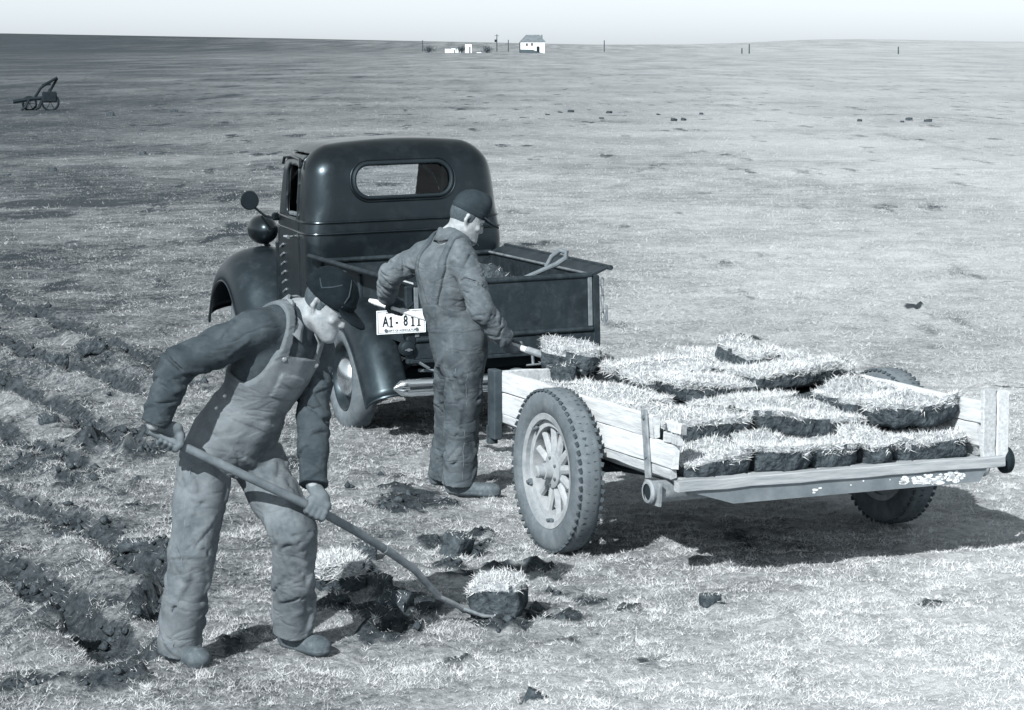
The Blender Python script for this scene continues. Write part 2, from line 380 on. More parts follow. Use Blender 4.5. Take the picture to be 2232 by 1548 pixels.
HOLES = [blob(*b) for b in [                                   # dug hollows, one sunk for the bent man's head shadow, strength = depth in metres
    (865, 1378, 46, 22, .11), (322, 1222, 44, 17, .13), (338, 1310, 26, 48, .10), (170, 1372, 46, 18, .09), (1190, 1348, 52, 9, .06), (1135, 1243, 44, 11, .07), (1150, 1524, 20, 18, .06),
    (130, 1010, 40, 16, .07), (230, 985, 50, 14, .07), (60, 1105, 50, 18, .06), (800, 1315, 50, 14, .05)]]
LINES = [[at(u, v)[:2] for u, v in L] for L in [               # the edges left by cutting strips of sod
    [(-260, 560), (0, 660), (150, 712), (260, 758), (345, 805), (400, 838)],
    [(-200, 672), (0, 745), (70, 772), (130, 800), (215, 828), (300, 862)],
    [(-160, 770), (0, 835), (90, 876), (180, 918), (290, 972)],
    [(-150, 890), (0, 950), (130, 1000), (250, 1055)], [(-150, 1040), (0, 1085), (120, 1130), (260, 1190), (345, 1260)], [(-120, 1180), (0, 1230), (110, 1300), (200, 1375), (270, 1450)]]]
def seg_dist(P, L):
    best = np.full(len(P), 1e9); side = np.zeros(len(P))
    for a, b in zip(L[:-1], L[1:]):
        ab = b-a; t = np.clip((P-a)@ab/(ab@ab), 0, 1); q = P-a-t[:, None]*ab; d = np.hypot(*q.T); m = d < best
        best[m] = d[m]; side[m] = np.sign(ab[0]*q[m, 1]-ab[1]*q[m, 0])
    return best, side
HZX = np.array([-3000, -600, 0, 300, 600, 1000, 1300, 1500, 1620, 1700, 1780, 1880, 2050, 2232, 2700, 6000.])
HZP = np.array([20, 26, 25, 20, 15, 7, 1, 1.5, 5, 9, 12, 13, 10, 7, 5, 4.])
def ground(P):
    """height, bare-earth and painted-shadow mask and paleness at points (N,2)"""
    P = np.asarray(P, float); x, y = P[:, 0], P[:, 1]; r = np.hypot(x, y)
    near = np.clip(1-(r-26)/20, 0, 1); near2 = np.clip(1-(r-60)/60, 0, 1)
    tr_ = np.zeros(len(P)); soil = np.zeros(len(P)); z = np.zeros(len(P)); jit = np.zeros((len(P), 2)); m = r < 60
    jit[m] = .09*np.stack([fbm(P[m]*5, 3, 3), fbm(P[m]*5, 3, 9)], 1)
    Q = P+jit
    for cx, cy, rx, ry, k in SOIL_SHADE:
        mm = (np.abs(x-cx) < 3*rx+.4) & (np.abs(y-cy) < 3*ry+.4)
        d = np.hypot((Q[mm, 0]-cx)/rx, (Q[mm, 1]-cy)/ry); soil[mm] = np.maximum(soil[mm], k*(1-sstep(.55, 1.35, d)))
    for cx, cy, rx, ry, k in HOLES:
        mm = (np.abs(x-cx) < 3*rx+.3) & (np.abs(y-cy) < 3*ry+.3)
        d = np.hypot((Q[mm, 0]-cx)/rx, (Q[mm, 1]-cy)/ry); z[mm] -= k*(1-sstep(.7, 1.1, d)); z[mm] += .25*k*np.exp(-((d-1.3)/.22)**2)
    mm = (r < 42) & (x < 1)
    for L in LINES:
        d, sd = seg_dist(Q[mm], L); wv = .75+.5*fbm(P[mm]*1.7, 2, 21)
        z[mm] += -.15*wv*np.exp(-(d/.13)**4) + .09*wv*np.exp(-((d-.24)/.11)**2)*(sd < 0)
        tr_[mm] = np.maximum(tr_[mm], 1.5*wv*np.exp(-(d/.17)**4)); soil[mm] = np.maximum(soil[mm], .45*wv*np.exp(-((d-.1)/.2)**2)*(sd > 0))
    if m.any():
        Pm = P[m]; nm = near[m]; rough = fbm(Pm*7.5, 4, 31); soil[m] = np.clip(soil[m]*(1.0+1.5*fbm(Pm*11, 4, 41, .65)), 0, 1.3)
        z[m] += .022*fbm(Pm*1.3, 3, 11)*near2[m] + nm*(.014*fbm(Pm*4.5, 3, 12)+.014*rough+.020*np.clip(vnoise(Pm*8.5, 13), 0, 1)**1.5+.012*np.abs(vnoise(Pm*14, 14))) + nm*np.clip(soil[m], 0, 1)*(.065*np.abs(rough)+.045*np.abs(vnoise(Pm*16, 51))-.015)
        soil[m] = np.maximum(soil[m], np.clip(tr_[m]*(1+.55*fbm(Pm*10, 3, 43)), 0, 1.2))
        bare = sstep(.32, .62, fbm(Pm*.9, 4, 61)*.5+fbm(Pm*5.5, 3, 62)*.55)          # thin patches in the sward
        soil[m] = np.maximum(soil[m], .62*bare*np.clip(1.2-r[m]/70, .3, 1))
    far = r > 700
    if far.any():
        sx = UC+(x[far]/np.maximum(y[far], 1))*FPX*1.01; prof = np.interp(sx, HZX, HZP)*(y[far] > 0)
        z[far] += (2.4+.33*prof)*sstep(900, 1850, r[far])*(prof > 0) - 30*sstep(2300, 4200, r[far])
    sh = .50 - .25 + .52*sstep(-4.2, 3.0, x/np.maximum(1, r/16)) + .15*fbm(P*.33, 3, 71) + .13*np.where(r < 60, fbm(P*1.9, 3, 72), 0)  # left-to-right brightening across the whole view, painted into the ground colour
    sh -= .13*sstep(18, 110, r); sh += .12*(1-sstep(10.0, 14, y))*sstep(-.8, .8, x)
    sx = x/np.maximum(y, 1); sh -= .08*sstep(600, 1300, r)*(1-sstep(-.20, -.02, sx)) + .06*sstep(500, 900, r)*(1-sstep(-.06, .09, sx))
    return z, np.clip(soil, 0, 1), np.clip(sh, .05, .95)
def lines_grow(a, b, s0, g):
    out = [a]; s = s0
    while out[-1] < b: s *= g; out.append(out[-1]+s)
    return out
ys = np.concatenate([np.linspace(-70, 6, 24)[:-1], np.linspace(6, 8.6, 30)[:-1], np.arange(8.6, 19, .035), lines_grow(19, 45, .035, 1.022), lines_grow(45.7, 4300, .56, 1.06)])
xp = np.concatenate([np.arange(.0175, 3.6, .035), lines_grow(3.63, 2600, .035, 1.055)]); xs = np.concatenate([-xp[::-1], xp])
GX, GY = np.meshgrid(xs, ys); GP = np.stack([GX.ravel(), GY.ravel()], 1); gz, gs, gsh = ground(GP)
nx_, ny_ = len(xs), len(ys); ii = np.arange(nx_*ny_).reshape(ny_, nx_)
GF = np.stack([ii[:-1, :-1], ii[:-1, 1:], ii[1:, 1:], ii[1:, :-1]], -1).reshape(-1, 4)
def ground_mat():
    m = bpy.data.materials.new('prairie_ground'); m.use_nodes = True; nt = m.node_tree; N = nt.nodes; L = nt.links; b = N['Principled BSDF']
    def attr(n): a = N.new('ShaderNodeAttribute'); a.attribute_name = n; return a.outputs['Fac']
    def noise(sc, det=6, rough=.65, vec=None):
        n = N.new('ShaderNodeTexNoise'); n.inputs['Scale'].default_value = sc; n.inputs['Detail'].default_value = det; n.inputs['Roughness'].default_value = rough
        L.new(vec or tc.outputs['Object'], n.inputs['Vector']); return n.outputs['Fac']
    def math_(op, a, bb):
        n = N.new('ShaderNodeMath'); n.operation = op
        for i, q in enumerate((a, bb)):
            if isinstance(q, (int, float)): n.inputs[i].default_value = q
            else: L.new(q, n.inputs[i])
        return n.outputs[0]
    tc = N.new('ShaderNodeTexCoord'); mp = N.new('ShaderNodeMapping'); mp.inputs['Scale'].default_value = (1, .22, 1); L.new(tc.outputs['Object'], mp.inputs[0])
    fine = noise(21, 7, .72); mid = noise(2.4, 6, .7); wide = noise(.16, 5, .6, mp.outputs[0]); far = noise(.02, 6, .65, mp.outputs[0])
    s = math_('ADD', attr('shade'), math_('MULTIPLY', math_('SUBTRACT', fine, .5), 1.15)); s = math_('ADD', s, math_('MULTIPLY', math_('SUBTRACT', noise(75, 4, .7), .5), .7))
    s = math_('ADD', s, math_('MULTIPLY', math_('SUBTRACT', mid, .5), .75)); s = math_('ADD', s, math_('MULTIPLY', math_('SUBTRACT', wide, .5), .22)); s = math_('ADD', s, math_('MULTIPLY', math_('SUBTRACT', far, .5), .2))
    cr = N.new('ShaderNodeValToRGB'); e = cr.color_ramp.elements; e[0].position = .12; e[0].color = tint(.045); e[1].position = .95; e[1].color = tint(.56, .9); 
    sp_ = N.new('ShaderNodeMapRange'); sp_.inputs[1].default_value = .60; sp_.inputs[2].default_value = .70; sp_.inputs[4].default_value = .42; L.new(noise(1.1, 4, .6, mp.outputs[0]), sp_.inputs[0]); s = math_('SUBTRACT', s, sp_.outputs[0])  # dark specks painted in for the shadows of grass tufts
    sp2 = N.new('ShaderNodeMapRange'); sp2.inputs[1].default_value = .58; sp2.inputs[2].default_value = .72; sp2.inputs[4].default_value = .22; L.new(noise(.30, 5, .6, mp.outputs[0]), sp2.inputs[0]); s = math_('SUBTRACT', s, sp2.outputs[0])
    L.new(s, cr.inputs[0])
    so = N.new('ShaderNodeValToRGB'); e = so.color_ramp.elements; e[0].position = .35; e[0].color = tint(.020); e[1].position = .76; e[1].color = tint(.115); L.new(fine, so.inputs[0])
    k = N.new('ShaderNodeMapRange'); k.inputs[1].default_value = .28; k.inputs[2].default_value = .6; L.new(attr('soil'), k.inputs[0])
    mi = N.new('ShaderNodeMix'); mi.data_type = 'RGBA'; L.new(k.outputs[0], mi.inputs[0]); L.new(cr.outputs[0], mi.inputs[6]); L.new(so.outputs[0], mi.inputs[7]); L.new(mi.outputs[2], b.inputs['Base Color'])
    b.inputs['Roughness'].default_value = .95; b.inputs['Specular IOR Level'].default_value = .1
    bp = N.new('ShaderNodeBump'); bp.inputs['Strength'].default_value = .8; bp.inputs['Distance'].default_value = .05
    h = math_('ADD', math_('MULTIPLY', fine, .75), math_('MULTIPLY', mid, .9)); L.new(h, bp.inputs['Height']); L.new(bp.outputs[0], b.inputs['Normal'])
    return m
MAT['ground'] = ground_mat()
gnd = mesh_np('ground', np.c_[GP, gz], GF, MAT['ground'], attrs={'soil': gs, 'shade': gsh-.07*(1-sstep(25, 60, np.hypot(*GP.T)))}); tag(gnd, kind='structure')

def blade_arrays(B, length, width, lean, shade, r=rng, up=None):
    """one curved-tip triangle per blade; B (N,3) roots"""
    n = len(B); ph = r.uniform(0, 2*math.pi, n); th = np.clip(lean, 0, 2.1)
    d = np.stack([np.sin(th)*np.cos(ph), np.sin(th)*np.sin(ph), np.cos(th)], 1); a = r.uniform(0, 2*math.pi, n)
    wv = np.stack([np.cos(a), np.sin(a), np.zeros(n)], 1); wv -= d*np.sum(wv*d, 1)[:, None]; wv *= (width/2/np.maximum(np.linalg.norm(wv, axis=1), .2))[:, None]
    V = np.empty((n, 3, 3)); V[:, 0] = B-wv; V[:, 1] = B+wv; V[:, 2] = B+d*length[:, None]
    return V.reshape(-1, 3), np.arange(3*n).reshape(-1, 3), np.repeat(shade, 3)
def scatter_grass():
    VV, SS = [], []
    zones = [(8.8, 11.5, 29000, .92), (11.5, 15, 19000, 1.0), (15, 21, 7500, 1.2), (21, 32, 1900, 1.6), (32, 52, 420, 2.3), (52, 90, 70, 3.2), (90, 150, 16, 5.0)]
    for y0, y1, dens, sc in zones:
        wmax = .215*y1+.9; n = int(dens*(y1-y0)*2*wmax); P = np.stack([rng.uniform(-wmax, wmax, n), rng.uniform(y0, y1, n)], 1); P = P[np.abs(P[:, 0]) < .215*P[:, 1]+.9]
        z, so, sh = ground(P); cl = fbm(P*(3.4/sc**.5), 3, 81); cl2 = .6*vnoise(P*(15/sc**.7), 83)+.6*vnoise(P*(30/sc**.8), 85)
        keep = rng.random(len(P)) < (1-.85*sstep(70, 150, P[:, 1]))* np.clip(1-1.15*so, .10, 1)*np.clip(.62+.8*cl+.75*cl2, .04, 1); P, z, sh, cl, cl2 = P[keep], z[keep], sh[keep], cl[keep], cl2[keep]; n = len(P)
        L = (.016+.011*np.clip(cl+.3, 0, 1)+.011*np.clip(cl2, 0, 1))*sc**.5*rng.uniform(.5, 1.5, n); long = rng.random(n) < .012; L[long] *= 1.9
        wd = .0032*sc*rng.uniform(.6, 1.4, n); lean = np.abs(rng.normal(1.16, .34, n))
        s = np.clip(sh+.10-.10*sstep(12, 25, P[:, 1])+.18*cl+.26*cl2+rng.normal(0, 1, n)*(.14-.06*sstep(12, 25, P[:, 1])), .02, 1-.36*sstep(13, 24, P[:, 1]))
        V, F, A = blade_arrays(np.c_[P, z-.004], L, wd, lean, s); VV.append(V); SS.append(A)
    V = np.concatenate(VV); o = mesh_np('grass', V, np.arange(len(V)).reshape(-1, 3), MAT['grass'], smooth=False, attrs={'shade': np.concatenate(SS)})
    tag(o, 'short dry prairie grass covering the field', 'grass', kind='stuff'); print('grass blades', len(V)//3)
scatter_grass()
def loose_soil():                        # crumbs of earth thrown about the diggings
    n = 90000; P = np.stack([rng.uniform(-5.5, 1.2, n), rng.uniform(9.2, 26, n)], 1); z, so, sh = ground(P); k = rng.random(n) < np.clip(so*1.2-.35, 0, 1)*.8*np.clip(.5+1.2*vnoise(P*4, 5), 0, 1)*(1-sstep(-.1, .5, P[:, 0])); P, z = P[k], z[k]
    oc = np.array([(1, 0, 0), (-1, 0, 0), (0, 1, 0), (0, -1, 0), (0, 0, 1), (0, 0, -1)], float); of = np.array([(0, 2, 4), (2, 1, 4), (1, 3, 4), (3, 0, 4), (2, 0, 5), (1, 2, 5), (3, 1, 5), (0, 3, 5)]); n = len(P)
    r = .006+.032*rng.random(n)**4; V = np.c_[P, z+r*.3][:, None, :]+oc[None]*(r[:, None, None]*rng.uniform(.6, 1.4, (n, 6, 1))); F = (of[None]+6*np.arange(n)[:, None, None]).reshape(-1, 3)
    o = mesh_np('loose_soil', V.reshape(-1, 3), F, MAT['soil'], smooth=False); tag(o, 'loose crumbs of dark earth around the diggings', 'soil', kind='stuff'); print('crumbs', n)
loose_soil()

# ------------------------------------------------------------------ sods and clods
def sod_arrays(L, W, T, seed, round_=.35, n=(13, 10, 5), ragged=.026):
    """ragged slab of earth: a cube-sphere style box, noise-worn"""
    V = []; F = []; key = {}
    nx, ny, nz = n
    def vid(i, j, k):
        if (i, j, k) not in key: key[(i, j, k)] = len(V); V.append((2*i/nx-1, 2*j/ny-1, 2*k/nz-1))
        return key[(i, j, k)]
    for i in range(nx):
        for j in range(ny):
            F.append((vid(i, j, 0), vid(i, j+1, 0), vid(i+1, j+1, 0), vid(i+1, j, 0))); F.append((vid(i, j, nz), vid(i+1, j, nz), vid(i+1, j+1, nz), vid(i, j+1, nz)))
    for i in range(nx):
        for k in range(nz):
            F.append((vid(i, 0, k), vid(i+1, 0, k), vid(i+1, 0, k+1), vid(i, 0, k+1))); F.append((vid(i, ny, k), vid(i, ny, k+1), vid(i+1, ny, k+1), vid(i+1, ny, k)))
    for j in range(ny):
        for k in range(nz):
            F.append((vid(0, j, k), vid(0, j, k+1), vid(0, j+1, k+1), vid(0, j+1, k))); F.append((vid(nx, j, k), vid(nx, j+1, k), vid(nx, j+1, k+1), vid(nx, j, k+1)))
    U = np.array(V, float); m = np.abs(U)
    # round the corners a little, in plan and at the edges
    pl = np.maximum(np.hypot(U[:, 0], U[:, 1])-1, 0)*round_; P = U.copy(); P[:, :2] /= (1+pl)[:, None]
    P[:, :2] *= (1-.07*np.clip(-U[:, 2], 0, 1))[:, None]
    P *= np.array([L, W, T])/2
    nrm = U/np.maximum(np.linalg.norm(U, axis=1), .1)[:, None]
    d = fbm(P*13+seed*7.7, 3, seed)*ragged + fbm(P*38+seed, 2, seed+5)*ragged*.45
    P += nrm*d[:, None]*np.array([1, 1, .5]); P[:, 2] += .25*T*vnoise(P[:, :2]*5+seed, seed+3)*np.clip(U[:, 2]*.5+.5, 0, 1)
    P[:, 2] += T/2
    return P, np.array(F)
def sod(name, label, L, W, T, loc, rz=0, seed=0, tilt=(0, 0), blades=900, parent=None, cat='sod', group=None, shade=.66, lenk=1.0, round_=.35, ragged=.026):
    P, F = sod_arrays(L, W, T, seed, round_, ragged=min(ragged, .16*min(L, W, 1.6*T)))
    R = Matrix.Rotation(rz, 3, 'Z') @ Matrix.Rotation(tilt[0], 3, 'X') @ Matrix.Rotation(tilt[1], 3, 'Y')
    o = thing(name, label, cat, loc, 0, group); o.rotation_euler = R.to_euler()
    sl_ = mesh_np('soil_slab', P, F, MAT['soil'], o)
    r = np.random.default_rng(seed+100)
    top = [f for f in F if np.mean(P[f, 2]) > T*.72 and abs(np.cross(P[f[2]]-P[f[0]], P[f[3]]-P[f[1]])[2]) > 2e-5]
    if blades > 250:                     # the turf side of the slab is thatch, not bare earth
        sl_.data.materials.append(MAT['thatch']); tz = np.array([np.mean(P[f, 2]) > T*.74 and abs(np.cross(P[f[2]]-P[f[0]], P[f[3]]-P[f[1]])[2]) > 2e-5 for f in F]); sl_.data.polygons.foreach_set('material_index', tz.astype(np.int32))
    if blades and top:
        ix = r.integers(0, len(top), blades); B = np.empty((blades, 3))
        for q, i in enumerate(ix):
            a, b = r.random(2); f = top[i]; B[q] = (P[f[0]]*(1-a)+P[f[1]]*a)*(1-b)+(P[f[3]]*(1-a)+P[f[2]]*a)*b
        ed = np.clip(np.maximum(np.abs(B[:, 0])/(L/2), np.abs(B[:, 1])/(W/2))-.8, 0, .25)*4
        V, FF, A = blade_arrays(B-[0, 0, .004], (.027+.010*ed)*lenk*r.uniform(.35, 1.5, blades), .0042*r.uniform(.6, 1.4, blades), np.abs(r.normal(1.0+.6*ed, .42)), np.clip(shade+r.normal(0, .2, blades), .05, 1), r)
        g = mesh_np('grass_top', V, FF, MAT['grass'], o, smooth=False, attrs={'shade': A}); g['kind'] = 'stuff'
    return o
def zg(x, y): return float(ground(np.array([[x, y]]))[0][0])
def sod_px(name, label, u, v, L, W, T, rz, seed, sink=.02, **kw):
    p = at(u, v); return sod(name, label, L, W, T, (p[0], p[1], zg(p[0], p[1])-sink), rz, seed, **kw)
G1 = 'cut sods and clods lying on the ground'
sod_px('sod_clump', 'round clump of cut sod with pale grass top beside the bent man\'s knee', 742, 1292, .25, .20, .14, .3, 3, group=G1, shade=.95, lenk=1.1, blades=2600, tilt=(.12, -.1))
sod_px('earth_clod', 'dark bare clod just right of the grassy clump near the fork handle', 826, 1292, .13, .11, .09, .7, 4, group=G1, blades=60, cat='clod')
sod_px('earth_clod', 'dark clod behind the fork handle, above the grassy clump', 795, 1226, .12, .10, .09, .2, 5, group=G1, blades=90, cat='clod')
sod_px('earth_clod', 'large crumbling dark clod between the spoked wheel and the fork shank', 985, 1213, .15, .12, .13, .9, 6, group=G1, blades=160, cat='clod', tilt=(.3, .2))
sod_px('earth_clod', 'squared dark clod at the edge of the freshly dug hole', 862, 1345, .17, .14, .10, -.4, 7, group=G1, blades=60, cat='clod', tilt=(.2, 0))
sod_px('earth_clod', 'small upright black clod at the bottom edge of the picture', 1148, 1532, .10, .08, .095, .5, 8, group=G1, blades=90, cat='clod', tilt=(.2, .45), round_=1.4, ragged=.04, lenk=.8)
sod_px('earth_clod', 'dark clod lying in the second furrow at the far left', 124, 812, .17, .14, .13, .4, 9, group=G1, blades=30, cat='clod')
sod_px('earth_clod', 'ragged dark clod on the farthest furrow at left', 205, 782, .22, .14, .09, .1, 10, group=G1, blades=60, cat='clod')
sod_px('earth_clod', 'dark earth lump in the churned soil left of the bent man\'s elbow', 105, 932, .12, .12, .08, .5, 11, group=G1, blades=60, cat='clod')
sod_px('earth_clod', 'long flat clod in the broken soil left of the bent man\'s shin', 165, 1376, .16, .11, .07, .1, 12, group=G1, blades=60, cat='clod')
sod_px('earth_clod', 'small grey clod alone on the pale grass in front of the trailer tail', 1548, 1322, .10, .08, .06, .2, 13, group=G1, blades=60, cat='clod')
sod_px('earth_clod', 'crumbled clod at the left frame edge in the churned soil', 40, 985, .2, .16, .08, .9, 14, group=G1, blades=120, cat='clod')
sod_px('earth_clod', 'low clod behind the dug hollow at the bent man\'s heel', 300, 1185, .2, .13, .06, .05, 15, group=G1, blades=200, cat='clod')
# ------------------------------------------------------------------ the pickup truck (local: x right, y forward, z up, origin on the ground under the rear axle)
TYAW = math.radians(20.5)
truck = thing('pickup_truck', 'black pickup truck with rounded cab and open cargo bed, seen from behind', 'truck', (-.34, 17.05, .0), TYAW)
truck.rotation_euler = (0, math.radians(-1.3), TYAW)
def T(mb, name, m, parent=None, smooth=True, ang=35): return mb.build(name, MAT[m], parent or truck, smooth=smooth, ang=ang)

def rbox(X, c, h, r):                    # rounded box distance
    q = np.abs(X-np.array(c))-(np.array(h)-r); return np.linalg.norm(np.maximum(q, 0), axis=-1)+np.minimum(q.max(-1), 0)-r
CABC, CABH = np.array([-.03, 1.62, 1.27]), np.array([.730, .62, .62])
def cab_d(X, grow=0.0):
    z = X[..., 2]; t = np.clip((z-1.28)/.6, 0, 1.3); Y = X.copy()
    Y[..., 0] = (X[..., 0]-CABC[0])/((1-.065*t**1.5)*(1-.125*np.clip((X[..., 1]-1.12)/1.1, 0, 1)))+CABC[0]                       # narrows towards the roof
    Y[..., 1] = X[..., 1] - np.where(X[..., 1] < CABC[1], .09*t**2.0, -.30*np.clip(t, 0, 1)*np.clip((X[..., 1]-1.3)/.9, 0, 1))   # back leans in, windscreen rakes
    Y[..., 2] = X[..., 2] + .055*((X[..., 0]-CABC[0])/.7)**2*t + .02*np.clip(t, 0, 1)*((X[..., 1]-1.5)/.6)**2
    q = np.abs(Y-CABC)-(CABH+grow-.20); top = rbox(Y, CABC, CABH+grow, .20)
    low = rbox(Y, CABC, CABH+grow, .10); k = sstep(1.15, 1.45, z); return low*(1-k)+top*k
def slot(X, a, b, c, ha, hb, r):         # rounded slot in two coordinates
    q = np.stack([np.abs(X[..., a]-c[0])-ha+r, np.abs(X[..., b]-c[1])-hb+r], -1); return np.linalg.norm(np.maximum(q, 0), axis=-1)+np.minimum(q.max(-1), 0)-r
fld = Field([-.82, .93, .58], [.76, 2.36, 2.0], .0150); X = fld.grid(); D = cab_d(X)
shell = np.maximum(D, -(D+.032))
shell = np.maximum(shell, .62-X[..., 2]+.0)
RW = ((-.045, 1.600), .352, .108)        # rear window centre and half sizes
rw = slot(X, 0, 2, RW[0], RW[1], RW[2], .100); shell = np.maximum(shell, -np.where(X[..., 1] < 1.35, rw, 1))
sw = slot(X, 1, 2, (1.585, 1.515), .195, .180, .06); shell = np.maximum(shell, -np.where(np.abs(X[..., 0]-CABC[0]) > .5, sw, 1))
ws = slot(X, 0, 2, (-.05, 1.53), .46, .19, .07); shell = np.maximum(shell, -np.where(X[..., 1] > 1.8, ws, 1))
doorR = np.maximum(np.maximum(np.abs(X[..., 1]-1.69)-.37, np.abs(X[..., 2]-1.22)-.56), np.where(X[..., 0] < -.4, -1., 1.))
doorR2 = np.maximum(np.maximum(np.abs(X[..., 1]-1.69)-.37, np.abs(X[..., 2]-1.22)-.56), np.where(X[..., 0] > .36, -1., 1.))
fld.D = np.maximum(np.maximum(shell, -(doorR-.006)), -(doorR2-.006)).astype(np.float32); V, Q = fld.mesh(2)
cab = mesh_np('cab', V, Q, MAT['paint'], truck)
for dr, sx in ((doorR, -1), (doorR2, 1)):
    fld.D = np.maximum(np.maximum(D-.004, -(D+.03)), np.maximum(dr, np.maximum(-sw, -1))).astype(np.float32); fld.D = np.maximum(fld.D, .66-X[..., 2]).astype(np.float32); V, Q = fld.mesh(2)
    door = mesh_np('door', V, Q, MAT['paint'], truck)
    mb = MB().tube([(sx*.705-.03, 1.42, 1.205), (sx*.765-.03, 1.42, 1.20)], .012).tube([(sx*.765-.03, 1.41, 1.20), (sx*.760-.03, 1.54, 1.195)], [.014, .010]); T(mb, 'door_handle', 'chrome', door)
def ring_at(z, off, y0=-9, y1=9, n=150):  # outline of the cab at one height
    pts = []
    for k in range(n):
        t = 2*math.pi*k/n; d = np.array([math.cos(t), math.sin(t)]); lo, hi = .2, 1.3
        for _ in range(26):
            m = (lo+hi)/2; q = np.array([[CABC[0]+d[0]*m, CABC[1]+d[1]*m, z]]); lo, hi = (m, hi) if cab_d(q)[0] < off else (lo, m)
        pts.append((CABC[0]+d[0]*lo, CABC[1]+d[1]*lo, z))
    return pts
for z in (1.318, 1.238):
    p = [q for q in ring_at(z, .002) if q[1] < 2.15]; k = next((i for i in range(1, len(p)) if abs(p[i][0]-p[i-1][0])+abs(p[i][1]-p[i-1][1]) > .4), 0); p = p[k:]+p[:k]
    T(MB().tube(p, .0095, 8), 'belt_moulding', 'paint')
def slot_ring(c, ha, hb, r, y, depth, n=64):
    pts = []
    for cx, cz, a0 in ((c[0]+ha-r, c[1]+hb-r, 0), (c[0]-ha+r, c[1]+hb-r, 90), (c[0]-ha+r, c[1]-hb+r, 180), (c[0]+ha-r, c[1]-hb+r, 270)):
        for k in range(10):
            t = math.radians(a0+k*10); pts.append((cx+r*math.cos(t), y, cz+r*math.sin(t)))
    return pts
def cab_y(x, z):                         # rear face position
    lo, hi = .9, 1.6
    for _ in range(26):
        m = (lo+hi)/2; lo, hi = (lo, m) if cab_d(np.array([[x, m, z]]))[0] < 0 else (m, hi)
    return lo
rp = [(x, cab_y(x, z)-.003, z) for x, _, z in slot_ring(RW[0], RW[1]+.012, RW[2]+.012, .112, 0, 0)]
T(MB().tube(rp+rp[:2], .0155, 10, caps=False), 'window_gasket', 'gasket')
rp2 = [(x, cab_y(x, z)-.001, z) for x, _, z in slot_ring(RW[0], RW[1]+.038, RW[2]+.038, .136, 0, 0)]
T(MB().tube(rp2+rp2[:2], .007, 8, caps=False), 'window_bead', 'paint')
gl = [(x, cab_y(x, z)+.016, z) for x, _, z in slot_ring(RW[0], RW[1]+.004, RW[2]+.004, .104, 0, 0)]
mesh_np('rear_window', gl, [tuple(range(len(gl)))], MAT['glass'], truck, smooth=False)
# drip moulding over the left door, door window rail seen edge-on
T(MB().tube([(-.735, 1.26, 1.70), (-.712, 1.34, 1.755), (-.672, 1.7, 1.765), (-.655, 1.95, 1.75), (-.65, 2.02, 1.70)], .012, 8), 'drip_rail', 'paint')
T(MB().box((-.672, 1.66, 1.345), (.04, .45, .03), bev=.008), 'window_sill', 'rail')
mb = MB()                                # seat and steering wheel inside
mb.box((-.03, 1.22, .98), (1.2, .14, .46), bev=.05).box((-.03, 1.45, .80), (1.2, .46, .16), bev=.05); T(mb, 'bench_seat', 'under')
T(MB().tube([(-.38+.2*math.cos(t), 1.75+.06*math.sin(t), 1.22+.19*math.sin(t)) for t in np.linspace(0, 2*math.pi, 28)], .013, 8, caps=False).tube([(-.38, 1.75, 1.22), (-.38, 2.1, .95)], .015), 'steering_wheel', 'under')
# cowl and bonnet
V = []; F = []; sec = [(2.16, .60, 1.275, .62), (2.35, .56, 1.275, .62), (2.8, .47, 1.25, .60), (3.25, .34, 1.19, .55), (3.42, .27, 1.10, .5)]
for y, hw, zt, zb in sec:
    for k in range(17):
        t = math.pi*k/16; cx = math.cos(t); sx = math.sin(t); e = .42
        V.append((-.03+hw*np.sign(cx)*abs(cx)**e, y, zb+(zt-zb)*abs(sx)**e))
for i in range(len(sec)-1):
    for k in range(16): F.append((i*17+k, i*17+k+1, (i+1)*17+k+1, (i+1)*17+k))
F.append(tuple(range(17))); F.append(tuple((len(sec)-1)*17+k for k in range(17)))
hood = MB().add(V, F).build('bonnet', MAT['paint'], truck, smooth=True, ang=50)
for k in range(6):                       # bright slanting louvres on the left cowl side, just ahead of the door
    z = 1.09-.066*k; y = 1.80-.010*k
    T(MB().tube([(-.708, y+.08, z+.022), (-.700, y+.20, z-.010)], .0085, 6), 'louvre', 'rail')
T(MB().box((-.655, 2.18, .84), (.05, .10, .56), bev=.02), 'cowl_side', 'paint')
